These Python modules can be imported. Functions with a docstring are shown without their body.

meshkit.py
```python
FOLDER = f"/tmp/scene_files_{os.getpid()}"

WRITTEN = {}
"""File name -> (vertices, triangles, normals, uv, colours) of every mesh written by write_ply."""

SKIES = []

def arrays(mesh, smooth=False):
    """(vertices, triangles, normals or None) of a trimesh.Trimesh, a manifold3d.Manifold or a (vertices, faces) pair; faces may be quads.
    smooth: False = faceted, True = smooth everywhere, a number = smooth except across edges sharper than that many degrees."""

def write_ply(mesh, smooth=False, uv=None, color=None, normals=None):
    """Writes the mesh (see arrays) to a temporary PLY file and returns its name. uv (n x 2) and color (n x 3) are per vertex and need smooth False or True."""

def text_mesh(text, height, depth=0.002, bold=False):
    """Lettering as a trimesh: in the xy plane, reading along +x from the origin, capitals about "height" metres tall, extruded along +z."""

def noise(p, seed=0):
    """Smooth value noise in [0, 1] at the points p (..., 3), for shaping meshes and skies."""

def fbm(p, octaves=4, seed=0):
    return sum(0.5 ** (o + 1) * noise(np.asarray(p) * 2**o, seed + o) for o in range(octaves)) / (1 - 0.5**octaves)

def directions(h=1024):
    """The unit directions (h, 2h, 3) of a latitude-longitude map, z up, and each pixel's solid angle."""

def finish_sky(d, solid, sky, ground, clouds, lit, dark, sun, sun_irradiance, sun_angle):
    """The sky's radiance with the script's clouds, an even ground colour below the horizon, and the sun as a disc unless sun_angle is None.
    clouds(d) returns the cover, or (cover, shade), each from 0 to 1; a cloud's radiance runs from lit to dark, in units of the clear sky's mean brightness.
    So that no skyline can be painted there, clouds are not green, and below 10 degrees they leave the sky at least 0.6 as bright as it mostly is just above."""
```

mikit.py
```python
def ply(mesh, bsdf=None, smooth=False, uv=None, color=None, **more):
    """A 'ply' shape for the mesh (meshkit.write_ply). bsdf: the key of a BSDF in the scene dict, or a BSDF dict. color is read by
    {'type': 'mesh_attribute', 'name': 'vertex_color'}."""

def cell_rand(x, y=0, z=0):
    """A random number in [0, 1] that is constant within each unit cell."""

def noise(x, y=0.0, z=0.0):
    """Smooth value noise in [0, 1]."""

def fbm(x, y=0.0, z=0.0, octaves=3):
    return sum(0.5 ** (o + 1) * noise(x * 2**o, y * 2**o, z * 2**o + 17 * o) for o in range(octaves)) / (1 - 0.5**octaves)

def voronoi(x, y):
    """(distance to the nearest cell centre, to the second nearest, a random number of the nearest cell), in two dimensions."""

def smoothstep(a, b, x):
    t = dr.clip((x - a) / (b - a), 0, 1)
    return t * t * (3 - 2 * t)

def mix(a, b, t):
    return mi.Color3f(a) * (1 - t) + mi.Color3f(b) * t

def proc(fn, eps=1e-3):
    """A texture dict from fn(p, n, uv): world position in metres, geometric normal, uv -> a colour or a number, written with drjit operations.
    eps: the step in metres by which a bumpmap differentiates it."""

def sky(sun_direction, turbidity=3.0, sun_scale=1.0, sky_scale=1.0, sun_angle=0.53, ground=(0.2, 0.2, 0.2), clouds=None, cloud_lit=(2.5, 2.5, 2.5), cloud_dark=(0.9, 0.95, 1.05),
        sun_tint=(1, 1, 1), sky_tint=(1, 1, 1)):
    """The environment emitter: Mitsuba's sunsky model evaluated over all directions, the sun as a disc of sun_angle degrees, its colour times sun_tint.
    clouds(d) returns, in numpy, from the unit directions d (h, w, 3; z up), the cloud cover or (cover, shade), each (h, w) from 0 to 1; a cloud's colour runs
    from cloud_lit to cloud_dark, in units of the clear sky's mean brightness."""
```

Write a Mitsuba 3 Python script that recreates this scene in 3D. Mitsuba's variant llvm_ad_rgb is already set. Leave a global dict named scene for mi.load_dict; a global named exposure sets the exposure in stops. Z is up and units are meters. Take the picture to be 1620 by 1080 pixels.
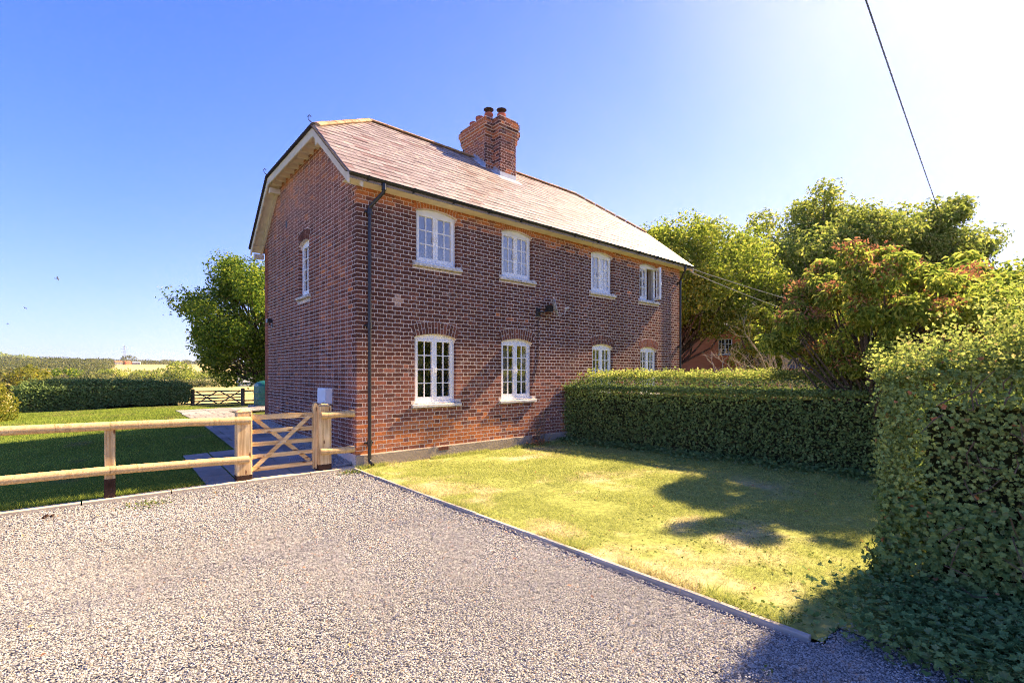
import math
import numpy as np, trimesh, shapely, drjit as dr, mitsuba as mi, mikit, meshkit
from shapely.geometry import Polygon
from mikit import proc, noise, fbm, voronoi, mix, smoothstep, cell_rand
T = mi.ScalarTransform4f
scene, labels = {}, {}

# ------------------------------------------------------------------ camera, sky, exposure
FW, RT, CAM = np.array([.652, .758, 0]), np.array([.758, -.652, 0]), np.array([-3.41, -8.06, 1.63])
scene['camera'] = {'type': 'perspective', 'fov': 2 * math.degrees(math.atan(810 / 767)), 'fov_axis': 'x', 'near_clip': .05, 'far_clip': 9000.,
                   'principal_point_offset_y': -.0463,
                   'to_world': T().look_at(origin=CAM.tolist(), target=(CAM + FW).tolist(), up=[0, 0, 1])}
SUN = (1.15, -.13, 1.0)
def veil(d):
    """thin high haze: thickest round the sun, thinning away from it, and a little along the horizon"""
    s = np.array(SUN) / np.linalg.norm(SUN); ang = np.degrees(np.arccos(np.clip(d @ s, -1, 1))); el = np.degrees(np.arcsin(np.clip(d[..., 2], -1, 1)))
    n = meshkit.fbm(d * np.array([3.0, 3.0, 7.0]), 3, 2)
    glow = np.clip((36 - ang) / 30, 0, 1); glow = glow * glow * (3 - 2 * glow)
    az = np.degrees(np.arccos(np.clip((d[..., :2] @ s[:2]) / (np.linalg.norm(d[..., :2], axis=-1) * np.linalg.norm(s[:2]) + 1e-9), -1, 1)))
    side = np.clip((95 - az) / 70, 0, 1)
    low = np.exp(-np.maximum(el, 0) / (6.0 + 11.0 * side)) * (.62 + .36 * side)
    return np.clip(1 - (1 - (.7 * glow) * (.85 + .3 * n)) * (1 - low * (.9 + .2 * n)), 0, .97)
scene['sky_light'] = mikit.sky(SUN, turbidity=2.4, sun_scale=1.2, sky_tint=(.345, .445, .89), sun_angle=1.0, sun_tint=(1, .93, .80), ground=(.24, .21, .16), clouds=veil, cloud_lit=(2.1, 2.06, 2.04))
exposure = 3.45

# ------------------------------------------------------------------ helpers
def rgb(*c): return {'type': 'rgb', 'value': list(c)}
def bs(key, d): scene['mat_' + key] = d; return key
def prin(key, col, rough=.6, two=True, **k):
    c = rgb(*col) if isinstance(col, tuple) else proc(col)
    d = {'type': 'diffuse', 'reflectance': c} if rough >= .58 or key in ('white_paint', 'cream_paint') else {'type': 'principled', 'base_color': c, 'roughness': rough, **k}
    return bs(key, {'type': 'twosided', 'b': d} if two else d)
def bump(key, col, rough, hfn, scale, **k):
    return bs(key, {'type': 'twosided', 'b': {'type': 'bumpmap', 't': proc(hfn), 'scale': scale,
              'b': {'type': 'principled', 'base_color': rgb(*col) if isinstance(col, tuple) else proc(col), 'roughness': rough, **k}}})
def leafmat(key, c0, c1, c2, share=.85, trans=.9, rough=.45, spec=.4):
    def f(p, n, uv):
        a = mix(c0, c1, uv.x)
        return dr.select(uv.y > share, mi.Color3f(*c2), a)
    return bs(key, {'type': 'principledthin', 'base_color': proc(f), 'roughness': rough, 'diff_trans': trans, 'eta': 1.4, 'spec_trans': 0.})

class MB:
    """collects shapes into one mesh with a uv per vertex"""
    def __init__(s): s.v, s.f, s.u, s.n = [], [], [], 0
    def add(s, v, f, uv=(.5, .5)):
        v, f = np.asarray(v, float), np.asarray(f, int)
        if f.shape[1] == 4: f = np.vstack([f[:, [0, 1, 2]], f[:, [0, 2, 3]]])
        uv = np.asarray(uv, float)
        s.v.append(v); s.f.append(f + s.n); s.u.append(np.broadcast_to(uv, (len(v), 2)) if uv.ndim == 1 else uv); s.n += len(v)
        return s
    def box(s, x0, x1, y0, y1, z0, z1, uv=(.5, .5), M=None):
        v = np.array([[x, y, z] for x in (x0, x1) for y in (y0, y1) for z in (z0, z1)], float)
        return s.add(v if M is None else v @ M[:3, :3].T + M[:3, 3], BOXF, uv)
    def bar(s, a, b, w, d, up=(0, 0, 1), uv=(.5, .5), ch=0.):
        """a straight bar from a to b, width w across, d along up; ch chamfers its four long edges"""
        a, b = np.asarray(a, float), np.asarray(b, float); t = (b - a) / np.linalg.norm(b - a)
        r = np.cross(t, up); r /= np.linalg.norm(r); u = np.cross(r, t)
        if ch: pr = [(-w/2, -d/2+ch), (-w/2+ch, -d/2), (w/2-ch, -d/2), (w/2, -d/2+ch), (w/2, d/2-ch), (w/2-ch, d/2), (-w/2+ch, d/2), (-w/2, d/2-ch)]
        else: pr = [(-w/2, -d/2), (w/2, -d/2), (w/2, d/2), (-w/2, d/2)]
        return s.sweep(pr, [a, b], r, u, uv)
    def sweep(s, pr, pts, r, u, uv=(.5, .5)):
        n, pr = len(pr), np.asarray(pr, float); ring = pr[:, :1] * r + pr[:, 1:] * u
        v = np.vstack([np.asarray(p, float) + ring for p in pts]); f = []
        for k in range(len(pts) - 1):
            for i in range(n):
                j = (i + 1) % n; q = (k*n+i, k*n+j, (k+1)*n+j, (k+1)*n+i); f += [q[:3], (q[0], q[2], q[3])]
        m = (len(pts) - 1) * n
        for i in range(1, n - 1): f += [(0, i + 1, i), (m, m + i, m + i + 1)]
        return s.add(v, f, uv)
    def tube(s, pts, rad, sides=8, uv=(.5, .5)):
        pts = np.asarray(pts, float); rad = np.broadcast_to(rad, (len(pts),)); t = np.gradient(pts, axis=0)
        t /= np.linalg.norm(t, axis=1, keepdims=True) + 1e-12
        ref = np.array([0, 0, 1.]) if abs(t[0][2]) < .9 else np.array([1., 0, 0])
        a = np.cross(t, ref); a /= np.linalg.norm(a, axis=1, keepdims=True) + 1e-12; b = np.cross(t, a)
        g = np.arange(sides) * 2 * np.pi / sides
        v = (pts[:, None] + rad[:, None, None] * (np.cos(g)[None, :, None] * a[:, None] + np.sin(g)[None, :, None] * b[:, None])).reshape(-1, 3)
        f = []
        for k in range(len(pts) - 1):
            for i in range(sides):
                j = (i + 1) % sides; f += [(k*sides+i, (k+1)*sides+j, k*sides+j), (k*sides+i, (k+1)*sides+i, (k+1)*sides+j)]
        m = (len(pts) - 1) * sides
        for i in range(1, sides - 1): f += [(0, i, i + 1), (m, m + i + 1, m + i)]
        return s.add(v, f, uv)
    def lathe(s, prof, c, sides=20, uv=(.5, .5)):
        prof = np.asarray(prof, float); g = np.arange(sides) * 2 * np.pi / sides
        v = np.stack([prof[:, None, 0] * np.cos(g) + c[0], prof[:, None, 0] * np.sin(g) + c[1], np.repeat(prof[:, 1:], sides, 1) + c[2]], -1).reshape(-1, 3); f = []
        for k in range(len(prof) - 1):
            for i in range(sides):
                j = (i + 1) % sides; f += [(k*sides+i, k*sides+j, (k+1)*sides+j), (k*sides+i, (k+1)*sides+j, (k+1)*sides+i)]
        return s.add(v, f, uv)
    def prism(s, poly, d0, d1, axes='xzy', uv=(.5, .5), M=None):
        """a shapely polygon in the plane (axes[0], axes[1]) extruded along axes[2] from d0 to d1"""
        for g in getattr(poly, 'geoms', [poly]):
            m = trimesh.creation.extrude_polygon(g, d1 - d0, engine='earcut'); w = np.zeros((len(m.vertices), 3)); f = m.faces
            for k, ax in enumerate(axes): w[:, 'xyz'.index(ax)] = m.vertices[:, k] + (d0 if k == 2 else 0)
            if axes in ('xzy', 'yxz', 'zyx'): f = f[:, ::-1]
            s.add(w if M is None else w @ M[:3, :3].T + M[:3, 3], f, uv)
        return s
    def mesh(s): return (np.vstack(s.v), np.vstack(s.f)), np.vstack(s.u)
BOXF = np.array([[0, 1, 3], [0, 3, 2], [4, 6, 7], [4, 7, 5], [0, 4, 5], [0, 5, 1], [2, 3, 7], [2, 7, 6], [0, 2, 6], [0, 6, 4], [1, 5, 7], [1, 7, 3]])

count = {}
def key_for(base):
    """base, then base_001, base_002 ... ; holders counted too"""
    n = count.get(base, -1) + 1; count[base] = n
    return base if n == 0 else f'{base}_{n:03d}'
def put(base, mb, m, parent=None, smooth=False, label=None, kind=None, **tag):
    k = key_for(f'{parent}__{base}' if parent else base); m = 'mat_' + m
    (v, f), uv = mb.mesh()
    if smooth not in (False, True): scene[k] = mikit.ply((v, f), m, smooth=smooth)
    else: scene[k] = mikit.ply((v, f), m, smooth=smooth, uv=uv)
    t = {a: b for a, b in dict(label=label, kind=kind, **tag).items() if b}
    if t: labels[k] = t
    return k
def thing(base, label, category, group=None):
    k = key_for(base); labels[k] = {'label': label, 'category': category, **({'group': group} if group else {})}
    return k
def hold(base, parent):
    return key_for(f'{parent}__{base}')

def nrm(a): return a / (np.linalg.norm(a, axis=-1, keepdims=True) + 1e-12)
def leaves(P, N, size, rng, w=.62, jit=.6, fold=.16, droop=0.):
    """one folded rhombus (2 triangles) per point"""
    n = len(P); size = np.broadcast_to(size, (n,))[:, None] * rng.uniform(.7, 1.3, (n, 1))
    N = nrm(N + jit * rng.normal(size=(n, 3))); a = rng.normal(size=(n, 3)); a[:, 2] -= droop
    a = nrm(a - (a * N).sum(1, keepdims=True) * N); b = np.cross(N, a)
    m = P + a * size * .45 + N * size * fold
    V = np.stack([P, m + b * size * w * .5, P + a * size, m - b * size * w * .5], 1).reshape(-1, 3)
    i = np.arange(n)[:, None] * 4; F = np.vstack([i + [0, 2, 1], i + [0, 3, 2]])
    return V, F, np.repeat(rng.random((n, 2)), 4, 0)
LOBE = np.array([(0, 0), (.28, -.10), (.52, .12), (.40, .28), (.55, .52), (.26, .55), (0, 1.0), (-.26, .55), (-.55, .52), (-.40, .28), (-.52, .12), (-.28, -.10)])
LOBE_SMALL = np.array([(0, 0), (.42, .22), (.36, .55), (0, 1.0), (-.36, .55), (-.42, .22)])
def lobed(P, N, size, rng, jit=.5, LOBE=LOBE):
    n = len(P); size = np.broadcast_to(size, (n,))[:, None, None] * rng.uniform(.6, 1.35, (n, 1, 1))
    N = nrm(N + jit * rng.normal(size=(n, 3))); a = rng.normal(size=(n, 3)); a[:, 2] -= .8
    a = nrm(a - (a * N).sum(1, keepdims=True) * N); b = np.cross(N, a)
    L = LOBE[None] * rng.uniform(.85, 1.15, (n, len(LOBE), 1))
    h = np.abs(L[..., :1]) * .3 + rng.normal(size=(n, len(LOBE), 1)) * .03
    V = P[:, None] + size * (L[..., :1] * b[:, None] + L[..., 1:] * a[:, None] + h * N[:, None])
    c = P[:, None] + size * .32 * a[:, None]
    V = np.concatenate([V, c], 1); k = len(LOBE); i = (np.arange(n) * (k + 1))[:, None]
    F = np.vstack([i + [k, j, (j + 1) % k] for j in range(k)])
    return V.reshape(-1, 3), F, np.repeat(rng.random((n, 2)), k + 1, 0)

# ------------------------------------------------------------------ the lie of the land
PY = np.array([-9e3, 0, 6.5, 12, 20, 27, 70, 120, 270, 330, 440, 560, 1010, 1100, 1300, 9e3])
PZ = np.array([0, 0, .34, .34, .0, -.48, -1.3, -2.2, -4.7, -3.2, -1.6, .45, 16.5, 19.5, 21, 24])
def ground_z(x, y):
    x, y = np.asarray(x, float), np.asarray(y, float)
    z = np.interp(y, PY, PZ)
    near = np.clip((25 - y) / 8, 0, 1)
    f = 1 - .65 * np.clip(-(x + 1) / 4, 0, 1)
    z = np.where(z > 0, z * (1 - near + near * f), z)
    z = z - .25 * np.clip((y - 8) / 10, 0, 1) * np.clip(-(x + 2) / 5, 0, 1) * near
    far = np.clip((y - 300) / 600, 0, 1)
    z = z + far * 5 * (meshkit.noise(np.stack([x / 160, y / 160, 0 * x], -1), 3) - .5)
    z = z + 46 * np.exp(-((x + 420) / 260) ** 2 - ((y - 2100) / 500) ** 2)
    z = np.where(x > 9, z * np.clip(1 - (x - 9) / 12, 0, 1) * (y < 60) + z * (y >= 60), z)
    return z



# ------------------------------------------------------------------ materials
def streak(p): return .80 + .36 * fbm(p.x * 1.9 + 3, p.y * 1.9, p.z * .35, 4)
def c_brick(p, n, uv):
    """uv.x picks the firing (0 dark purple ... .5 brown red ... 1 orange), uv.y is one random number per brick"""
    t = uv.x + (uv.y - .5) * .16
    a = mix((.112, .050, .038), (.29, .114, .076), smoothstep(.05, .5, t))
    a = mix(a, (.52, .175, .065), smoothstep(.5, .95, t))
    a = dr.select(t > 1.5, mi.Color3f(.45, .29, .21), a)
    g = fbm(p.x * 40, p.y * 40, p.z * 55, 3)
    a = a * (.55 + .9 * g) * streak(p)
    return mix(a, (.32, .25, .22), .45 * smoothstep(.66, .8, fbm(p.x * 9, p.y * 9 + 7, p.z * 16, 3)))
def c_mortar(p, n, uv):
    g = fbm(p.x * 30, p.y * 30, p.z * 30, 3)
    a = mix((.63, .52, .435), (.85, .73, .63), g)
    return a * (.80 + .30 * fbm(p.x * 1.3, p.y * 1.3, p.z * 1.1, 3)) * streak(p)
def c_slate(p, n, uv):
    a = mix((.20, .155, .142), (.31, .25, .23), uv.x)
    a = dr.select(uv.y > .93, mi.Color3f(.19, .12, .105), a)
    a = a * (.7 + .6 * fbm(p.x * 14, p.y * 14, p.z * 14, 3))
    return mix(a, (.44, .38, .30), .6 * smoothstep(.62, .74, fbm(p.x * 5, p.y * 5, p.z * 5 + 3, 4)))
def c_ridge(p, n, uv): return mix((.30, .17, .10), (.55, .40, .26), fbm(p.x * 16, p.y * 16, p.z * 16, 4)) * (.8 + .4 * uv.y)
def c_pot(p, n, uv): return mix((.30, .085, .06), (.48, .17, .12), fbm(p.x * 12, p.y * 12, p.z * 20, 3))
def c_cream(p, n, uv): return mi.Color3f(.74, .65, .50) * (.8 + .3 * fbm(p.x * 6, p.y * 6, p.z * 9, 3))
def c_white(p, n, uv): return mi.Color3f(.90, .89, .87) * (.93 + .1 * fbm(p.x * 8, p.y * 8, p.z * 8, 2))
def c_stone(p, n, uv):
    a = mix((.48, .43, .36), (.80, .76, .68), fbm(p.x * 18, p.y * 18, p.z * 18, 4))
    return mix(a, (.16, .14, .12), .8 * smoothstep(.6, .75, fbm(p.x * 11 + 5, p.y * 11, p.z * 30, 3)))
def c_render(p, n, uv):
    a = mix((.24, .185, .14), (.40, .32, .25), fbm(p.x * 5, p.y * 5, p.z * 9, 4))
    return a * (.85 + .3 * noise(p.x * 60, p.y * 60, p.z * 60))
def c_pine(p, n, uv):
    """fresh softwood: stretched grain, a few knots; uv.x picks the grain direction (0 along x, 1 upright)"""
    up = uv.x > .5
    u = dr.select(up, p.z, p.x + p.y); w1 = dr.select(up, p.x * 1.0, p.z); w2 = dr.select(up, p.y, p.y * .3)
    g = fbm(u * 2.5 + uv.y * 30, w1 * 60, w2 * 60, 3)
    a = mix((.54, .34, .15), (.80, .60, .32), smoothstep(.3, .75, g))
    k, _, r = voronoi(u * 3.1 + uv.y * 17, w1 * 9 + uv.y * 5)
    return mix(a, (.22, .10, .045), smoothstep(.17, .05, k) * dr.select(r > .4, 1., 0.)) * (.66 + .62 * fbm(p.x * 3, p.y * 3, p.z * 3 + uv.y * 9, 3)) * (.9 + .2 * uv.y)
def c_darkwood(p, n, uv): return mix((.035, .02, .014), (.10, .06, .042), fbm(p.x * 20, p.y * 20, p.z * 5, 3))
def c_oldwood(p, n, uv): return mix((.10, .075, .05), (.24, .185, .13), fbm(p.x * 4, p.y * 4 + uv.y * 9, p.z * 30, 3))
def c_gravel(p, n, uv):
    a = mix((.31, .299, .282), (.50, .484, .458), uv.x)
    a = dr.select(uv.y > .97, mi.Color3f(.46, .30, .21), dr.select(uv.y < .05, mi.Color3f(.17, .16, .17), a))
    return a * (.8 + .4 * fbm(p.x * 90, p.y * 90, p.z * 90, 2)) * (.78 + .42 * fbm(p.x * .7, p.y * .7 + 5, 0, 4))
def c_gravelbed(p, n, uv):
    a, b, r = voronoi(p.x * 55, p.y * 55)
    a = mix((.19, .183, .176), (.40, .385, .37), r) * smoothstep(-.1, .35, b - a)
    return a * (.85 + .3 * fbm(p.x * .8, p.y * .8, 0, 3))
def dry_patch(p): return smoothstep(.47, .72, .65 * fbm(p.x * .75 + 11, p.y * .9 + 3, 0, 4) + .35 * fbm(p.x * 3.1, p.y * 3.6, 2, 3) + .10 * smoothstep(1.1, .1, p.x)) * smoothstep(4.8, 3.2, p.x)
def c_frontsoil(p, n, uv):
    a = mix((.24, .26, .075), (.44, .37, .20), dry_patch(p))
    return a * (.6 + .8 * fbm(p.x * 22, p.y * 22, 0, 3))
def c_frontgrass(p, n, uv):
    a = mix((.31, .36, .08), (.58, .59, .20), uv.x)
    s = mix((.54, .45, .23), (.74, .65, .40), uv.y)
    return mix(a, s, dr.select(dry_patch(p) > .15 + .75 * uv.y, 1., 0.) * .7)
def c_backsoil(p, n, uv): return mix((.06, .095, .02), (.14, .18, .04), fbm(p.x * 9, p.y * 9, 0, 4)) * (.7 + .6 * fbm(p.x * .7, p.y * .7, 4, 3))
def c_backgrass(p, n, uv):
    a = mix((.13, .22, .034), (.38, .43, .08), uv.x) * (.7 + .6 * fbm(p.x * .6, p.y * 1.6, 4, 3))
    return mix(a, (.28, .25, .10), .8 * smoothstep(.60, .72, fbm(p.x * 1.1, p.y * 1.3, 9, 4)))
def c_slab(p, n, uv):
    a = mix((.25, .23, .21), (.37, .34, .31), uv.y)
    return a * (.75 + .4 * fbm(p.x * 5, p.y * 5, 1, 4)) * (.9 + .2 * noise(p.x * 80, p.y * 80))
def c_edge(p, n, uv): return mix((.44, .36, .25), (.70, .61, .46), fbm(p.x * 7, p.y * 7, p.z * 12, 4))
def c_greyedge(p, n, uv): return mix((.27, .235, .20), (.56, .50, .43), fbm(p.x * 14, p.y * 3, p.z * 22, 4))
def c_land(p, n, uv):
    """fields, hedge bottoms and woods by where they lie"""
    e = p.y + 14 * (fbm(p.x * .03, p.y * .01, 0, 2) - .5)
    grain = fbm(p.x * .35, p.y * .35, 2, 4)
    grass = mix((.06, .085, .022), (.13, .14, .04), grain)
    straw = mix((.40, .32, .14), (.52, .43, .21), fbm(p.x * .8, p.y * .12, 3, 3))
    pale = mix((.36, .30, .13), (.48, .41, .19), fbm(p.x * .5, p.y * .2, 5, 4))
    right = smoothstep(-4, 2, p.x - (.019 * (p.y + 8) - 3.4))
    c = grass
    c = mix(c, pale, smoothstep(33, 35, p.y) * smoothstep(212, 205, e))
    c = mix(c, straw, smoothstep(262, 270, e) * smoothstep(375, 365, e))
    c = mix(c, straw, smoothstep(520, 535, e) * smoothstep(905, 890, e) * smoothstep(-9, -3, p.x - .019 * (p.y + 8)))
    c = mix(c, pale * .9, smoothstep(905, 915, e) * smoothstep(1010, 1000, e))
    wood = mix((.035, .055, .018), (.07, .09, .03), grain)
    return dr.select(p.y > 150, mix(wood, c, right), c)
def c_redhouse(p, n, uv): return mix((.48, .145, .07), (.62, .23, .125), fbm(p.x * 3, p.y * 3, p.z * 6, 4)) * (.92 + .16 * uv.y)
def c_blueroof(p, n, uv): return mix((.10, .11, .15), (.17, .18, .23), fbm(p.x * 2, p.y * 2, p.z * 5, 3))
def c_bark(p, n, uv): return mix((.045, .034, .025), (.15, .115, .085), fbm(p.x * 14, p.y * 14, p.z * 4, 4))
def c_twig(p, n, uv): return mix((.05, .036, .024), (.17, .125, .085), fbm(p.x * 30, p.y * 30, p.z * 9, 3))
def c_lead(p, n, uv): return mix((.30, .32, .36), (.55, .57, .62), fbm(p.x * 12, p.y * 12, p.z * 12, 3))
def c_tank(p, n, uv): return mix((.008, .085, .065), (.014, .13, .10), fbm(p.x * 4, p.y * 4, p.z * 4, 3))
prin('brick', c_brick, .9, specular=.1); prin('mortar', c_mortar, .9, specular=.2)
prin('slate', c_slate, .5, specular=.45); prin('black_slate', (.05, .042, .045), .6); prin('ridge_clay', c_ridge, .8); prin('pot_clay', c_pot, .7)
prin('cream_paint', c_cream, .45); prin('white_paint', c_white, .35); prin('sill_stone', c_stone, .8)
bump('cement', c_render, .9, lambda p, n, uv: fbm(p.x * 40, p.y * 40, p.z * 40, 3), .004)
prin('pine', c_pine, .6); prin('dark_wood', c_darkwood, .7); prin('old_wood', c_oldwood, .8)
prin('black_plastic', (.022, .022, .025), .35); prin('rust_iron', (.05, .025, .02), .7); prin('lead', c_lead, .5)
prin('gravel', c_gravel, .85, specular=.25); bump('gravel_bed', c_gravelbed, .9, lambda p, n, uv: voronoi(p.x * 55, p.y * 55)[0], -.012)
prin('front_soil', c_frontsoil, .95, specular=.1); prin('back_soil', c_backsoil, .95, specular=.1)
prin('slab', c_slab, .85); prin('cream_concrete', c_edge, .8); prin('grey_concrete', c_greyedge, .85)
prin('land', c_land, .95, specular=.1); prin('red_brick', c_redhouse, .85); prin('blue_slate', c_blueroof, .5)
prin('hedge_core', (.030, .034, .014), .9); prin('pale_twig', (.42, .34, .26), .9); prin('bark', c_bark, .9, specular=.2); prin('twig', c_twig, .9, specular=.2); prin('tank_plastic', c_tank, .4)
prin('room_wall', (.62, .57, .48), .8); prin('room_dark', (.10, .085, .07), .8); prin('curtain', (.30, .27, .23), .9); prin('blind', (.82, .82, .82), .9)
prin('far_white', (.45, .43, .40), .7); prin('far_grey', (.34, .35, .37), .7); prin('steel', (.30, .32, .35), .5)
prin('grille', (.45, .48, .55), .4, metallic=.6)
bs('glass', {'type': 'principledthin', 'base_color': rgb(.96, .97, .97), 'roughness': .04, 'spec_trans': 1.0, 'eta': 2.7})
def grassmat(key, fn): bs(key, {'type': 'principledthin', 'base_color': proc(fn), 'roughness': .6, 'diff_trans': .7, 'eta': 1.3})
grassmat('front_grass', c_frontgrass); grassmat('back_grass', c_backgrass)
leafmat('hedge_leaf', (.10, .165, .05), (.31, .40, .13), (.12, .11, .03), .95, .55)
leafmat('near_leaf', (.12, .19, .06), (.35, .45, .15), (.16, .15, .04), .95, .6)
leafmat('shoot_leaf', (.16, .23, .05), (.50, .54, .14), (.5, .42, .16), .92, 1.05)
leafmat('oak_leaf', (.06, .12, .018), (.19, .28, .038), (.36, .40, .05), .8, 1.05)
leafmat('tree_leaf', (.14, .21, .03), (.38, .45, .06), (.55, .55, .10), .85, 1.05)
leafmat('dusty_leaf', (.15, .21, .045), (.40, .46, .085), (.50, .49, .12), .85, 1.)
leafmat('chestnut_leaf', (.13, .20, .035), (.36, .44, .07), (.55, .56, .11), .7, 1.1)
leafmat('seed_head', (.36, .14, .065), (.58, .27, .14), (.46, .32, .14), .8, .6)
leafmat('ivy_leaf', (.08, .15, .045), (.26, .36, .12), (.20, .25, .10), .9, .5)
leafmat('far_leaf', (.085, .11, .04), (.18, .20, .065), (.23, .22, .08), .8, .7)
leafmat('yellow_leaf', (.15, .17, .026), (.27, .28, .045), (.30, .26, .05), .85, 1.0)
leafmat('weed_leaf', (.09, .14, .03), (.17, .22, .05), (.24, .22, .06), .85, .8)

# ------------------------------------------------------------------ the land, drive, lawns, path
def sheet(xs, ys, dz=0., zf=ground_z):
    X, Y = np.meshgrid(xs, ys, indexing='ij'); V = np.stack([X, Y, zf(X, Y) + dz], -1).reshape(-1, 3)
    n, m = X.shape; i, j = np.meshgrid(np.arange(n - 1), np.arange(m - 1), indexing='ij')
    a = (i * m + j).ravel(); F = np.stack([a, a + m, a + m + 1, a + 1], -1)
    return V, F
gx = np.sinh(np.linspace(-6.4, 6.4, 171)) * 10; gy = np.concatenate([-np.sinh(np.linspace(4.6, .03, 40)) * 10, np.sinh(np.linspace(0, 6.7, 190)) * 10])
put('ground', MB().add(*sheet(gx, gy, -.07)), 'land', smooth=True, kind='structure')
def flat_sheet(name, mat, x0, x1, y0, y1, dz, step=.25):
    nx, ny = max(2, int((x1 - x0) / step)), max(2, int((y1 - y0) / step))
    return put(name, MB().add(*sheet(np.linspace(x0, x1, nx), np.linspace(y0, y1, ny), dz)), mat, smooth=True, kind='structure')
flat_sheet('driveway', 'gravel_bed', -14, -.06, -16, -.07, -.022, .5)
flat_sheet('driveway', 'gravel_bed', -.06, 3, -16, -7.06, -.022, .5)
flat_sheet('front_lawn', 'front_soil', -.065, 8, -7.06, -.02, .0, .4)
flat_sheet('front_lawn', 'front_soil', .22, 8, -9.6, -7.06, -.004, .4)
flat_sheet('back_lawn', 'back_soil', -16, -.02, .07, 29, .0, .4)

rng = np.random.default_rng(5)
def stones(P, size, rng, flat=.65):
    """faceted little stones: squashed random octahedra"""
    n = len(P); base = np.array([[1, 0, 0], [-1, 0, 0], [0, 1, 0], [0, -1, 0], [0, 0, 1], [0, 0, -1.]])
    s = np.broadcast_to(size, (n,))[:, None, None] * rng.uniform(.55, 1.25, (n, 6, 1))
    q = nrm(rng.normal(size=(n, 4))); w, x, y, z = q.T
    R = np.stack([1-2*(y*y+z*z), 2*(x*y-z*w), 2*(x*z+y*w), 2*(x*y+z*w), 1-2*(x*x+z*z), 2*(y*z-x*w), 2*(x*z-y*w), 2*(y*z+x*w), 1-2*(x*x+y*y)], -1).reshape(n, 3, 3)
    v = np.einsum('nij,nkj->nki', R, base[None] * s + rng.normal(size=(n, 6, 3)) * s * .22)
    v[..., 2] *= flat
    f = np.array([[0, 2, 4], [2, 1, 4], [1, 3, 4], [3, 0, 4], [2, 0, 5], [1, 2, 5], [3, 1, 5], [0, 3, 5]])
    return (v + P[:, None]).reshape(-1, 3), (np.arange(n)[:, None, None] * 6 + f).reshape(-1, 3), np.repeat(rng.random((n, 2)), 6, 0)
def scatter(n, x0, x1, y0, y1, rng): return rng.uniform(x0, x1, n), rng.uniform(y0, y1, n)
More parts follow.
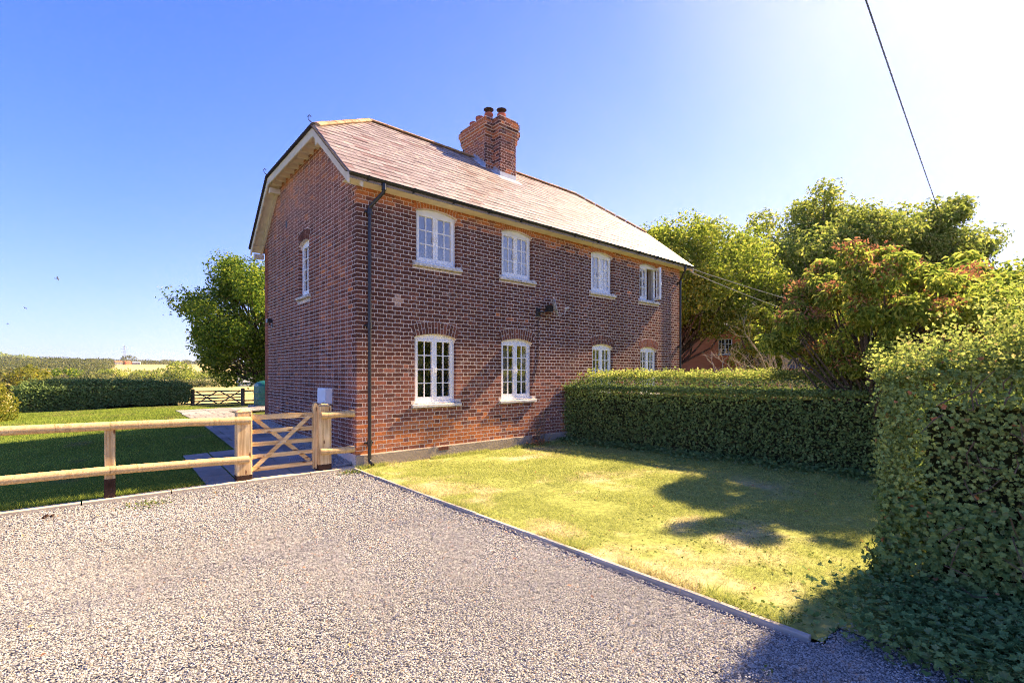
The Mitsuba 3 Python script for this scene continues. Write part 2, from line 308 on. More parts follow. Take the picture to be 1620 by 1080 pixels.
def seen(x, y, pad=1.3):
    """inside the wedge the camera can take in, plus a step to either side"""
    dx, dy = x - CAM[0], y - CAM[1]; X, Y = dx * RT[0] + dy * RT[1], dx * FW[0] + dy * FW[1]
    return (Y > 1.5) & (np.abs(X) < 1.10 * Y + pad), Y
n = 410000; x, y = scatter(n, -10.5, .55, -8.4, -.09, rng); ok, Y = seen(x, y)
keep = ok & (rng.random(n) < np.clip(3.4 / Y, .36, 1)); x, y, Y = x[keep], y[keep], Y[keep]
keep = (x < -.115) | ((y < -7.03) & (x < .22 + .22 * (meshkit.noise(np.stack([x * 0, y * 4, 0 * x], -1), 21) - .3) + .08 * rng.normal(size=len(x)))); x, y, Y = x[keep], y[keep], Y[keep]
sz = .0064 * np.clip(Y / 3.6, 1, 1.75) * (1 + .25 * (meshkit.noise(np.stack([x * 1.2, y * 1.2, 0 * x], -1), 5) - .5))
mb = MB().add(*stones(np.stack([x, y, -.012 + rng.uniform(0, .012, len(x)) + .03 * (meshkit.fbm(np.stack([x * 1.3, y * 1.3, 0 * x], -1), 3, 4) - .3)], -1), sz, rng))
n_gravel = len(x)
put('gravel', mb, 'gravel', kind='stuff', label='loose grey stone chippings covering the drive', category='gravel')

def blades(P, h, w, rng, lean=.5):
    n = len(P); h = np.broadcast_to(h, (n,))[:, None] * rng.uniform(.5, 1.3, (n, 1)); a = rng.uniform(0, 2 * np.pi, n)
    s = np.stack([np.cos(a), np.sin(a), 0 * a], -1) * np.broadcast_to(w, (n,))[:, None]; t = rng.normal(size=(n, 3)) * lean * h; t[:, 2] = 0
    V = np.stack([P - s / 2, P + s / 2, P + t + np.array([0, 0, 1]) * h], 1).reshape(-1, 3)
    return V, np.arange(3 * n).reshape(-1, 3), np.repeat(rng.random((n, 2)), 3, 0)
n = 330000; x, y = scatter(n, -.055, 8, -8.6, -.02, rng); ok, Y = seen(x, y)
keep = ok & (x < 6.4) & ((y > -7.05) | (x > .2 + .25 * rng.random(n))) & (rng.random(n) < np.clip(6 / Y, .4, 1)); x, y, Y = x[keep], y[keep], Y[keep]
dn = meshkit.fbm(np.stack([x * 1.7, y * 1.7, 0 * x], -1), 3, 11)
keep = rng.random(len(x)) < np.clip((dn - .28) * 3.2, .12, 1); x, y, Y, dn = x[keep], y[keep], Y[keep], dn[keep]
ex = np.concatenate([rng.uniform(-.06, .07, 7000), rng.uniform(0, 5.6, 5000)]); ey = np.concatenate([rng.uniform(-7, -.05, 7000), -.04 - np.abs(rng.normal(size=5000)) * .07])
k = meshkit.noise(np.stack([ex * 3, ey * 3, 0 * ex], -1), 14) > .42; edge_tufts = blades(np.stack([ex[k], ey[k], 0 * ex[k]], -1), .075, .006, rng, .7)
put('lawn_grass', MB().add(*edge_tufts).add(*blades(np.stack([x, y, ground_z(x, y) - .002], -1), .022 + .045 * np.clip(dn - .2, 0, 1), .0035 * np.clip(Y / 4, 1, 3), rng, .9)), 'front_grass',
    kind='stuff', label='dry yellow green grass of the front lawn with straw patches', category='grass')
n = 420000; y = .09 + 28 * rng.random(n) ** 1.9; x = rng.uniform(-14, -.02, n); ok, Y = seen(x, y)
path_here = ((x > -2.22) & (y < 2.58)) | ((x > -1.4) & (y < 12.2))
keep = ok & ~path_here; x, y, Y = x[keep], y[keep], Y[keep]
ex = rng.uniform(-9, -2.25, 9000); ey = .08 + np.abs(rng.normal(size=9000)) * .09; k = meshkit.noise(np.stack([ex * 3, ey * 3, 0 * ex], -1), 15) > .35
edge_tufts = blades(np.stack([ex[k], ey[k], 0 * ex[k]], -1), .085, .007, rng, .7)
put('lawn_grass', MB().add(*edge_tufts).add(*blades(np.stack([x, y, ground_z(x, y) - .002], -1), .045 * np.clip(Y / 9, 1, 1.6), .0055 * np.clip(Y / 6, 1, 4), rng, .6)), 'back_grass',
    kind='stuff', label='mown green grass of the garden lawn behind the rail fence', category='grass')

# paving: every slab a piece
path = 'path'; count['path'] = 0
labels['path'] = {'label': 'pale paving slabs leading from the gate along the gable wall', 'kind': 'structure'}
bed = MB().add(*sheet(np.linspace(-2.2, -.02, 8), np.linspace(.08, 2.56, 9), .008)).add(*sheet(np.linspace(-1.36, -.02, 6), np.linspace(2.57, 6.4, 12), .008)).add(*sheet(np.linspace(-1.36, -.02, 4), np.linspace(6.4, 12.2, 12), .008))
put('bed', bed, 'back_soil', 'path')
def slab(x0, x1, y0, y1):
    g = .009; x0, x1, y0, y1 = x0 + g, x1 - g, y0 + g, y1 - g
    z = [[float(ground_z(a, b)) for b in (y0, y1)] for a in (x0, x1)]; t = .022 + rng.uniform(-.002, .002); r = rng.uniform(-.002, .002, 4)
    v = []
    for a, (xa, ins) in enumerate(((x0, 1), (x1, -1))):
        for b, (yb, jn) in enumerate(((y0, 1), (y1, -1))): v += [(xa, yb, z[a][b] - .02), (xa, yb, z[a][b] + t - .004), (xa + .004 * ins, yb + .004 * jn, z[a][b] + t + r[a * 2 + b])]
    o = [0, 3, 9, 6]; f = []
    for k in range(4):
        i, j = o[k], o[(k + 1) % 4]; f += [(i, i + 1, j + 1, j), (i + 1, i + 2, j + 2, j + 1)]
    f.append((2, 8, 11, 5)); f = [q[::-1] for q in f]
    put('slab', MB().add(v, f, (.5, rng.random())), 'slab', 'path')
ys = [.09, .59, 1.09, 1.55, 2.07, 2.56]
for a, b in zip(ys, ys[1:]): slab(-2.2, -1.80, a, b)
y0 = .09
for r in range(21):
    y1 = y0 + (.45 if r % 3 else .58)
    xs = [-1.79 if y1 < 2.62 else -1.35, -1.2 if r % 2 else -.98, -.60 if r % 2 else -.38, -.04]
    for a, b in zip(xs, xs[1:]): slab(a, b, y0, min(y1, 10.4))
    y0 = y1
for i in range(8):
    for j in range(4): slab(-1.3 + i * .75, -.55 + i * .75, 10.4 + j * .6, 11.0 + j * .6)
mb = MB()
for k in range(7): mb.bar((-.82 + k * .035, .95, .082), (-.70 + k * .035, 1.30, .092), .02, .012)
mb.bar((-.85, .94, .078), (-.55, .94, .078), .03, .012).bar((-.73, 1.32, .092), (-.43, 1.32, .092), .03, .012)
t = thing('drain_cover', 'small slotted metal drain grating set in the paving behind the gate', 'drain cover'); put('grating', mb, 'grille', t)

# edgings
kerb = 'kerb'; count['kerb'] = 0; labels['kerb'] = {'label': 'low pale concrete edging between the gravel and the garden fence', 'kind': 'structure'}
for i in range(15):
    a = -13.6 + i * .915
    put('edging_stone', MB().bar((a + .004, .0, -.03 + rng.uniform(-.003, .003)), (a + .907, .0, -.03 + rng.uniform(-.003, .003)), .12, .13, uv=(.5, rng.random()), ch=.008), 'cream_concrete', 'kerb')
t = thing('lawn_edging', 'weathered grey edging strip dividing the gravel drive from the front lawn', 'edging')
for i in range(8):
    a = -.12 - i * .86
    put('edging_board', MB().bar((-.085 + rng.uniform(-.004, .004), a, -.052 + rng.uniform(-.006, .006)), (-.085 + rng.uniform(-.004, .004), a - .855, -.052 + rng.uniform(-.006, .006)), .048, .15, uv=(.5, rng.random()), ch=.007), 'grey_concrete', t)

# ------------------------------------------------------------------ the cottage: x along the front, y into the house, near corner at the origin
LX, DY, CO = 10.42, 5.93, .075
EAVE, SL, YH, ZH, YR, ZR, XV = 4.93, .83, 1.375, 6.32, 2.965, 7.64, .25
def zr(y): return EAVE + SL * (y + .3)
house = thing('brick_cottage', 'two storey cottage of dark purple brick with pale joints, slate roof and white casement windows', 'house')
GM = np.array([[0, 1, 0, 0], [-1, 0, 0, 0], [0, 0, 1, 0], [0, 0, 0, 1.]])      # (along, inward, up) of the gable wall -> world
IM = np.eye(4)
WIN = [(1.15, 2.07, 3.71, 4.70, .07, 3), (3.23, 4.12, 3.71, 4.70, .07, 3), (6.18, 7.06, 3.71, 4.70, .07, 3), (8.30, 9.15, 3.71, 4.70, .07, 3),
       (1.12, 2.05, 1.05, 2.31, .075, 4), (3.22, 4.12, 1.05, 2.31, .075, 4), (6.23, 7.07, 1.05, 2.31, .075, 4), (8.33, 9.16, 1.05, 2.31, .075, 4)]
GWIN = [(2.44, 3.10, 3.29, 4.42, .07, 4)]
def arch_geo(w):
    x0, x1, z0, zs, r, _ = w; hw = (x1 - x0) / 2; R = (hw * hw + r * r) / (2 * r)
    return (x0 + x1) / 2, zs + r - R, R, math.asin(hw / R)
def opening(w, g=0.):
    x0, x1, z0, zs, r, _ = w; cx, cz, R, th = arch_geo(w); a = np.linspace(th, -th, 13)
    return Polygon([(x0 - g, z0), (x1 + g, z0)] + [(cx + (R + g) * math.sin(t), cz + (R + g) * math.cos(t)) for t in a])
RING = .225
def cuts(wins, za, zb):
    out = []
    for w in wins:
        x0, x1, z0, zs, r, _ = w; cx, cz, R, th = arch_geo(w)
        if zb > z0 - .085 and za < z0: out.append((x0 - .075, x1 + .115))
        if zb > z0 and za < zs: out.append((x0, x1))
    return out
def ring_poly(w, g=.010):
    cx, cz, R, th = arch_geo(w); a = np.linspace(-th, th, 13)
    return Polygon([(cx + (R - .05) * math.sin(t), cz + (R - .05) * math.cos(t)) for t in a] + [(cx + (R + RING) * math.sin(t), cz + (R + RING) * math.cos(t)) for t in a[::-1]]).buffer(g, join_style=2)
def subtract(iv, cs):
    for a, b in cs:
        nx = []
        for p, q in iv:
            if b <= p or a >= q: nx.append((p, q)); continue
            if a - p > .03: nx.append((p, a))
            if q - b > .03: nx.append((b, q))
        iv = nx
    fit = []
    for p, q in iv:
        for a, b in cs:
            if 0 < a - q < .05: q = a
            if 0 < p - b < .05: p = b
        fit.append((p, q))
    return fit
def bond(k, L, end=True):
    """Flemish bond from the corner: intervals of course k"""
    J, S, Hd = .0108, .213, .1005; t, out, i = 0., [], 0
    if k % 2 == 0: seq = [S]; nxt = 'H'
    else: seq = [Hd, .046]; nxt = 'S'
    while t < L:
        w = seq[i] if i < len(seq) else (Hd if nxt == 'H' else S)
        if i >= len(seq): nxt = 'S' if nxt == 'H' else 'H'
        b = min(t + w, L)
        if L - b < .06: b = L
        out.append((t, b)); t = b + J; i += 1
    return out
br = np.random.default_rng(21)
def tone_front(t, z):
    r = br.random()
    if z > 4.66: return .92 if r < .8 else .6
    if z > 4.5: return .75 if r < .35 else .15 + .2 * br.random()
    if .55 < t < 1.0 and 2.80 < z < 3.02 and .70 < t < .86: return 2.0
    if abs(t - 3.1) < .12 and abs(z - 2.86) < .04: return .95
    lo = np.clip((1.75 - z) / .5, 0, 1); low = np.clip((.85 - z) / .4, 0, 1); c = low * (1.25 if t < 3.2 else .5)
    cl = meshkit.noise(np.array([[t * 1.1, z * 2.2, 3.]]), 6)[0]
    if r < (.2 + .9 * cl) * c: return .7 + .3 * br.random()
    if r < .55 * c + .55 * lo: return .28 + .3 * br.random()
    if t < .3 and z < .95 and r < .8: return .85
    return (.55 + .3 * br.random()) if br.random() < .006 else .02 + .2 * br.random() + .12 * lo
def tone_gable(t, z):
    r = br.random()
    if t < .24: return .05 + .1 * r if z > .95 else .8
    up = np.clip((z - 4.7) / .9, 0, 1); pt = .16 * (meshkit.noise(np.array([[t * 1.3, z * .6, 0]]), 4)[0] > .62)
    if r < .04 + .45 * up + 1.6 * pt: return .5 + .3 * br.random() + .12 * up
    return .18 + .32 * br.random() + .12 * up
BR = []                                                                # (face, t0, t1, z0, z1, depth, tone, rand)
for k in range(62):
    za = .22 + k * CO; zb = za + CO - .0108
    cs = cuts(WIN, za - .003, zb + .003)
    for a, b in subtract(bond(k, LX), cs):
        edge = any(abs(a - d) < .002 or abs(b - c) < .002 for c, d in cs)
        dep = .1 if a == 0 and k % 2 == 0 else .215 if a == 0 else .12 if edge else .035
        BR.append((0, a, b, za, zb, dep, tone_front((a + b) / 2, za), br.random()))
for k in range(80):
    za = .22 + k * CO; zb = za + CO - .0108
    m = (zb + .13 - EAVE) / SL - .3; lo = max(0, m)
    if zb > ZH - .10: break
    cs = cuts(GWIN, za - .003, zb + .003)
    own = ((0, .1 + .0108) if k % 2 == 0 else (0, .2275)) if za < 4.85 else (0, 0)
    iv = bond(k, DY) if k % 2 else [(.0, .0)] + [(a, b) for a, b in bond(k + 1, DY)]
    for a, b in subtract(iv, cs + [own, (-1, lo), (DY - lo, 9)]):
        if b - a < .03: continue
        edge = any(abs(a - d) < .002 or abs(b - c) < .002 for c, d in cs)
        BR.append((1, a, b, za, zb, .11 if edge else .035, tone_gable((a + b) / 2, za), br.random()))
RINGS = [[ring_poly(w) for w in WIN], [ring_poly(w) for w in GWIN]]
def brick_box(mb, q):
    f, a, b, z0, z1, dep, tone, rn = q; h = (rn * 7919) % 1; o = (h - .5) * .0006
    bx = shapely.box(a, z0, b, z1)
    for rp in RINGS[f]:
        if rp.intersects(bx):
            bx = bx.difference(rp)
            for g in getattr(bx, 'geoms', [bx]):
                if g.area > .0006: mb.prism(g, o, .035, 'xzy' if f == 0 else 'yzx', (tone, rn))
            return
    if f == 0: mb.box(a, b, o if a > 0 else 0., dep, z0, z1, (tone, rn))
    else: mb.box(o, dep, a, b, z0, z1, (tone, rn))
def big(q):
    f, a, b, z0, z1 = q[:5]; c = np.array([(a + b) / 2, 0, (z0 + z1) / 2]) if f == 0 else np.array([0, (a + b) / 2, (z0 + z1) / 2])
    d = c - CAM; Y = d @ FW; n = np.linalg.norm(d); return (b - a) * (z1 - z0) * abs(d[1 if f == 0 else 0]) / n / Y ** 2
BR.sort(key=big, reverse=True)
front, gable = hold('front_wall', house), hold('gable_wall', house)
labels[gable] = {'label': 'shaded red brown gable wall'}
whole = [q for q in BR if not any(rp.intersects(shapely.box(q[1], q[3], q[2], q[4])) for rp in RINGS[q[0]])]
NEAR = whole[:300]; near_set = set(map(id, NEAR))
for q in NEAR:
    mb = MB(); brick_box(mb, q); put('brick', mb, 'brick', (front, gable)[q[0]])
for s in (0, 1):
    mb = MB()
    for q in BR:
        if id(q) not in near_set and q[0] == s: brick_box(mb, q)
    if s == 1: mb2 = mb; break
    # arches over the front windows
    for w in WIN:
        cx, cz, R, th = arch_geo(w); n = 15; th *= 1.03
        for i in range(n):
            a0, a1 = -th + 2 * th * i / n + .0035, -th + 2 * th * (i + 1) / n - .0035; r0, r1 = R + .004, R + RING
            halves = [(r0, r1)] if i % 2 == 0 else ([(r0, r0 + .1), (r0 + .11, r1)] if i % 4 == 1 else [(r0, r0 + .105), (r0 + .115, r1)])
            for p, q in halves:
                tone = (.88 + .1 * br.random() if w[2] > 3 else .10 + .2 * br.random()) if w[0] < 8.2 or w[2] > 3 else .3
                mb.prism(Polygon([(cx + p * math.sin(a0), cz + p * math.cos(a0)), (cx + p * math.sin(a1), cz + p * math.cos(a1)), (cx + q * math.sin(a1), cz + q * math.cos(a1)), (cx + q * math.sin(a0), cz + q * math.cos(a0))]), -.002, .12, 'xzy', (tone, br.random()))
    put('brickwork', mb, 'brick', front, kind='stuff')
for w in GWIN:
    cx, cz, R, th = arch_geo(w)
    for i in range(10):
        a0, a1 = -th + 2 * th * i / 10 + .005, -th + 2 * th * (i + 1) / 10 - .005; r0, r1 = R + .004, R + RING
        mb2.prism(Polygon([(cx + r * math.sin(a), cz + r * math.cos(a)) for r, a in ((r0, a0), (r0, a1), (r1, a1), (r1, a0))]), -.002, .11, 'yzx', (.10 + .1 * br.random(), br.random()))
put('brickwork', mb2, 'brick', gable, kind='stuff')
# the wall cores, seen as the mortar of the joints
wall = shapely.box(.0007, -.4, LX - .0007, 4.9)
for w in WIN: wall = wall.difference(opening(w, .0007)).difference(shapely.box(w[0] - .07, w[2] - .083, w[1] + .11, w[2]))
put('mortar', MB().prism(wall, .0007, .30, 'xzy'), 'mortar', front)
gw = shapely.union_all([shapely.box(.3, -.4, DY - .3, 4.95), Polygon([(.0007, 4.9), (DY - .0007, 4.9), (DY - .0007, zr(0) - .1), (DY - YH, ZH - .1), (YH, ZH - .1), (.0007, zr(0) - .1)])])
for w in GWIN: gw = gw.difference(opening(w, .0007)).difference(shapely.box(w[0] - .07, w[2] - .083, w[1] + .11, w[2]))
put('mortar', MB().prism(gw, .0007, .30, 'yzx'), 'mortar', gable)
mb = MB().box(.0007, LX - .0007, DY - .3, DY - .0007, -.4, 4.9).box(LX - .3, LX - .0007, .3, DY - .3, -.4, 4.9)
mb.prism(Polygon([(.0007, 4.9), (DY - .0007, 4.9), (DY - .0007, zr(0) - .1), (DY - YH, ZH - .1), (YH, ZH - .1), (.0007, zr(0) - .1)]), LX - .3, LX - .0007, 'yzx')
put('rear_wall', mb, 'red_brick', house)
# render plinth
pl = Polygon([(-.035, -.3), (-.035, .205), (-.022, .222), (.0, .222), (.0, -.3)])
put('plinth', MB().prism(pl, -.02, LX, 'yzx'), 'cement', house)
for a in (1.62, 4.10):
    mb = MB().box(a, a + .23, -.041, -.033, .135, .205, (.35, .5))
    for i in range(3):
        for j in range(6): mb.box(a + .02 + j * .034, a + .04 + j * .034, -.0425, -.0405, .145 + i * .02, .157 + i * .02, (-.1, .1))
    put('air_brick', mb, 'brick', house)
# rooms behind the glass
mb = MB().box(.3, LX - .3, .30, DY - .3, 2.55, 2.65).box(.3, LX - .3, .30, DY - .3, 4.82, 4.86).box(.3, LX - .3, .30, DY - .3, -.1, .15)
mb.box(.3, LX - .3, 3.4, 3.5, .15, 4.82).box(5.16, 5.26, .3, 3.4, .15, 4.82).box(2.65, 2.72, .3, 3.4, 2.65, 4.82).box(7.6, 7.7, .3, 3.4, 2.65, 4.82)
put('room', mb, 'room_wall', house)

def window(w, M, name_label=None, cols=(2, 2), open_leaf=None, inside='dark'):
    x0, x1, z0, zs, r, rows = w
    wn = hold('window', house)
    if name_label: labels[wn] = {'label': name_label}
    fr = opening((x0 + .004, x1 - .004, z0, zs - .004, r, rows)).difference(shapely.box(x0 + .045, z0 + .045, x1 - .045, zs - .03))
    P = lambda: MB()
    put('frame', MB().prism(fr, .072, .15, 'xzy', M=M).box(x0 + .006, x1 - .006, .045, .0715, z0 + .001, z0 + .034, M=M), 'white_paint', wn)
    mb = MB().prism(Polygon([(-.062, z0 - .066), (-.062, z0 - .020), (-.055, z0 - .014), (.14, z0 - .003), (.14, z0 - .078)]), x0 - .06, x1 + .10, 'yzx', M=M)
    put('sill', mb, 'sill_stone', wn)
    a, b = x0 + .047, x1 - .047; n = len(cols); lw = (b - a) / n
    for i, nc in enumerate(cols):
        l0, l1, zb, zt = a + i * lw + .002, a + (i + 1) * lw - .002, z0 + .047, zs - .032
        L = M.copy()
        if open_leaf == i:
            c, s = math.cos(1.15), math.sin(1.15); R = np.array([[c, -s, 0, 0], [s, c, 0, 0], [0, 0, 1, 0], [0, 0, 0, 1.]])
            A = np.eye(4); A[:3, 3] = (l1, .06, 0); B = np.eye(4); B[:3, 3] = (-l1, -.06, 0); L = M @ A @ R @ B
        st, bt, tp, d0, d1 = .05, .075, .045, .06, .115
        mb = MB().box(l0, l0 + st, d0, d1, zb, zt, M=L).box(l1 - st, l1, d0, d1, zb, zt, M=L).box(l0 + st, l1 - st, d0 + .001, d1 - .001, zb, zb + bt, M=L).box(l0 + st, l1 - st, d0 + .001, d1 - .001, zt - tp, zt, M=L)
        g0, g1, h0, h1 = l0 + st, l1 - st, zb + bt, zt - tp; B_ = .018
        xs = np.linspace(g0, g1, nc + 1); zz = np.linspace(h0, h1, rows + 1)
        for x in xs[1:-1]: mb.box(x - B_ / 2, x + B_ / 2, d0 + .012, d1 - .012, h0, h1, M=L)
        for z in zz[1:-1]: mb.box(g0, g1, d0 + .014, d1 - .014, z - B_ / 2, z + B_ / 2, M=L)
        if n > 1: mb.box((l1 - .045) if i == 0 else (l0 + .02), (l1 - .03) if i == 0 else (l0 + .035), d0 - .03, d0 + .001, (zb + zt) / 2 - .05, (zb + zt) / 2 + .05, M=L)
        put('casement', mb, 'white_paint', wn)
        for p in range(nc):
            for q in range(rows):
                e = .004; yy = .088
                v = np.array([[xs[p] + e, yy, zz[q] + e], [xs[p + 1] - e, yy, zz[q] + e], [xs[p + 1] - e, yy, zz[q + 1] - e], [xs[p] + e, yy, zz[q + 1] - e]])
                v[:, 1] += np.random.default_rng(int(abs(x0 * 100) + p * 7 + q * 13 + z0 * 31 + i)).normal() * .0004 * np.array([1, -1, 1, -1])
                put('pane', MB().add(v @ L[:3, :3].T + L[:3, 3], [[0, 1, 2], [0, 2, 3]]), 'glass', wn)
    if inside == 'blind': put('blind', MB().box(x0 + .02, x1 - .02, .155, .16, z0 + .02, zs + .03, M=M), 'blind', wn)
    if inside == 'curtain':
        mb = MB()
        for s0, s1 in ((x0 - .05, x0 + .30), (x1 - .16, x1 + .05)):
            xs = np.linspace(s0, s1, 25); yy = .22 + .025 * np.sin(np.arange(25) * 1.3)
            V = np.array([[x, y, z] for x, y in zip(xs, yy) for z in (z0 - .1, zs + .05)]); F = [(2 * k, 2 * k + 2, 2 * k + 3, 2 * k + 1) for k in range(24)]
            mb.add(V @ M[:3, :3].T + M[:3, 3], F)
        put('curtain', mb, 'blind' if z0 > 3 else 'curtain', wn)
window(WIN[0], IM, None, inside='none'); window(WIN[1], IM, None, inside='none'); window(WIN[2], IM, None, inside='curtain')
window(WIN[3], IM, 'upper window with its right casement standing open', open_leaf=1)
window(WIN[4], IM, None, inside='none'); window(WIN[5], IM, None, inside='curtain'); window(WIN[6], IM, None, inside='curtain'); window(WIN[7], IM, None, inside='curtain')
for w in GWIN: window((-w[1], -w[0]) + w[2:], GM, 'narrow window in the gable', cols=(2,), inside='none')
put('curtain', MB().box(8.2, 9.2, .9, .93, 2.7, 4.25), 'curtain', house)
mb = MB().box(-.004, .02, 3.98, 4.06, 5.03, 5.19); put('wall_vent', mb, 'black_plastic', house)

# roof
roof = hold('roof', house)
def slab3(mb, top, dz=-.09, uv=(.5, .5)):
    top = np.asarray(top, float); n = len(top); v = np.vstack([top, top + [0, 0, dz]])
    f = [(0, i, i + 1) for i in range(1, n - 1)] + [(n, n + i + 1, n + i) for i in range(1, n - 1)]
    for i in range(n): j = (i + 1) % n; f += [(i, n + i, n + j), (i, n + j, j)]
    return mb.add(v, f, uv)
XR = LX + XV; RX0, RX1 = 1.55, LX - 1.55
fa = [(-XV, -.3, EAVE), (XR, -.3, EAVE), (XR, YH, ZH), (RX1, YR, ZR), (RX0, YR, ZR), (-XV, YH, ZH)]
mir = lambda P: [(x, DY - y, z) for x, y, z in P][::-1]
mb = slab3(MB(), fa); slab3(mb, mir(fa)); slab3(mb, [(-XV, YH, ZH), (RX0, YR, ZR), (-XV, DY - YH, ZH)]); slab3(mb, [(XR, YH, ZH), (XR, DY - YH, ZH), (RX1, YR, ZR)])
put('boarding', mb, 'slate', roof)
sr = np.random.default_rng(8); SLEN = math.hypot(YR + .3, ZR - EAVE); G = .193; nrm_s = np.array([0, -(ZR - EAVE), YR + .3]) / SLEN; up_s = np.array([0, YR + .3, ZR - EAVE]) / SLEN
def xlim(s):
    y = -.3 + s * up_s[1]
    if y <= YH: return -XV - .02, XR + .02
    k = (y - YH) / (YR - YH); return -XV + k * (RX0 + XV) - .02, XR - k * (XR - RX1) + .02
SLT = []
for c in range(22):
    s0 = c * G - .035; s1 = min(s0 + G + .055, SLEN - .01); off = (c % 2) * .15 + sr.uniform(-.01, .01); x = -XV - .02 - off
    while x < XR + .02:
        w = .305; SLT.append((s0 + sr.normal() * .004, s1, x + .002, x + w - .003, sr.random(), sr.random(), sr.random())); x += w
def slate_mesh(mb, q):
    s0, s1, a, b, u, v, j = q; lo0, hi0 = xlim(s0); lo1, hi1 = xlim(s1)
    if min(b, hi1) - max(a, lo1) < .01 and min(b, hi0) - max(a, lo0) < .02: return False
    A0, B0, A1, B1 = max(a, lo0), min(b, hi0), max(a, lo1), min(b, hi1)
    if B1 < A1: A1 = B1 = np.clip((A1 + B1) / 2, A0, B0)
    if B0 < A0: return False
    h = .027 + j * .006; P = lambda x, s, hh: np.array([x, -.3, EAVE]) + up_s * s + nrm_s * hh
    vv = [P(A0, s0, h), P(B0, s0, h), P(B1, s1, h - .012), P(A1, s1, h - .012), P(A0, s0, h - .008), P(B0, s0, h - .008), P(B1, s1, h - .019), P(A1, s1, h - .019)]
    mb.add(vv, [(0, 1, 2), (0, 2, 3), (4, 6, 5), (4, 7, 6), (0, 4, 5), (0, 5, 1), (1, 5, 6), (1, 6, 2), (3, 7, 4), (3, 4, 0)], (u, v)); return True
SLT.sort(key=lambda q: (((q[2] + q[3]) / 2 + 3.4) * .652 + (q[0] * up_s[1] + 7.8) * .758))
mb, n = MB(), 0
for q in SLT:
    if n < 300:
        one = MB()
        if slate_mesh(one, q): put('slate', one, 'slate', roof); n += 1
    else: slate_mesh(mb, q)
put('slates', mb, 'slate', roof, kind='stuff')
def ridge_tile(a, b, r=.115):
    a, b = np.asarray(a, float), np.asarray(b, float); t = nrm(b - a); u = np.array([0, 0, 1]) - t * t[2]; u = nrm(u); rr = np.cross(t, u)
    ang = np.linspace(-1.05, 1.05, 7); o = [(r * 1.15 * math.sin(g), r * (math.cos(g) - .62)) for g in ang]; i = [(x * .84, y - .018) for x, y in o][::-1]
    put('ridge_tile', MB().sweep(o + i, [a, b], rr, u, (.5, sr.random())), 'ridge_clay', roof)
def tiles_along(a, b, L=.42):
    a, b = np.asarray(a, float), np.asarray(b, float); n = max(1, round(np.linalg.norm(b - a) / L))
    for i in range(n): ridge_tile(a + (b - a) * (i / n + .006) + [0, 0, sr.uniform(-.003, .006)], a + (b - a) * ((i + 1) / n - .004) + [0, 0, sr.uniform(-.003, .006)])
tiles_along((RX0, YR, ZR + .025), (4.62, YR, ZR + .025)); tiles_along((5.80, YR, ZR + .025), (RX1, YR, ZR + .025))
for s in (0, 1):
    e = (-XV, XR)[s]; rx = (RX0, RX1)[s]
    for y in (YH, DY - YH): tiles_along((e, y, ZH + .03), (rx, YR, ZR + .03))
for y in (YH, DY - YH):
    put('hip_iron', MB().tube([(-XV + .02, y, ZH + .05), (-XV - .05, y, ZH + .05), (-XV - .10, y, ZH + .08), (-XV - .12, y, ZH + .14), (-XV - .09, y, ZH + .18), (-XV - .06, y, ZH + .15)], .009, 6), 'rust_iron', roof)
# bargeboards, soffits, fascia
for s in (0, 1):
    xa, xb = ((-XV - .03, -XV - .002), (XR + .002, XR + .03))[s]
    for m in (0, 1):
        P = [(-.315, EAVE - .005), (YH, ZH + .005), (YH, ZH - .20), (-.315, EAVE - .19)]
        if m: P = [(DY - y, z) for y, z in P]
        put('bargeboard', MB().prism(Polygon(P), xa, xb, 'yzx'), 'cream_paint', roof)
    put('bargeboard', MB().box(xa, xb, YH + .002, DY - YH - .002, ZH - .20, ZH + .004), 'cream_paint', roof)
mb = MB().box(-XV - .075, -XV - .0305, YH - .01, DY - YH + .01, ZH - .028, ZH + .022).bar((-XV - .053, DY - YH, ZH), (-XV - .053, DY + .31, EAVE - .005), .044, .05).bar((-XV - .053, YH, ZH), (-XV - .053, -.31, EAVE - .005), .044, .016)
put('verge', mb, 'black_slate', roof)
mb = MB()
for m in (0, 1):
    n = 9
    for i in range(n):
        ya, yb = -.28 + (YH + .28) * i / n, -.28 + (YH + .28) * (i + 1) / n - .008; z0, z1 = zr(ya) - .095, zr(yb) - .095
        P = [(ya, z0), (yb, z1), (yb, z1 - .02), (ya, z0 - .02)]
        if m: P = [(DY - y, z) for y, z in P]
        mb.prism(Polygon(P), -XV, -.004, 'yzx')
    P = [(-.28, zr(-.28) - .117), (YH, ZH - .117), (YH, ZH - .20), (-.28, zr(-.28) - .20)]
    if m: P = [(DY - y, z) for y, z in P]
    mb.prism(Polygon(P), -.05, -.004, 'yzx')
mb.box(-XV, -.004, YH, DY - YH, ZH - .115, ZH - .095)
put('soffit', mb, 'cream_paint', roof)
for i in range(10):
    y = YH + .15 + i * (DY - 2 * YH - .3) / 9; put('rafter_foot', MB().box(-XV + .03, -.005, y - .025, y + .025, ZH - .20, ZH - .117), 'cream_paint', roof)
for y, z in ((DY - YH + .03, ZH - .30), (DY + .14, EAVE - .22), (YH - .03, ZH - .30)): put('purlin_end', MB().box(-XV + .02, .0, y - .06, y + .06, z - .06, z + .06), 'cream_paint', roof)
put('fascia', MB().box(-XV, XR, -.262, -.24, EAVE - .085, EAVE - .005).box(-XV, XR, -.24, .002, EAVE - .078, EAVE - .066), 'cream_paint', roof)
gp = [(.045 * math.cos(t), .045 * math.sin(t)) for t in np.linspace(math.pi, 2 * math.pi, 11)]; gi = [(.039 * math.cos(t), .039 * math.sin(t)) for t in np.linspace(2 * math.pi, math.pi, 11)]
mb = MB(); GY, GZ = -.318, EAVE - .005
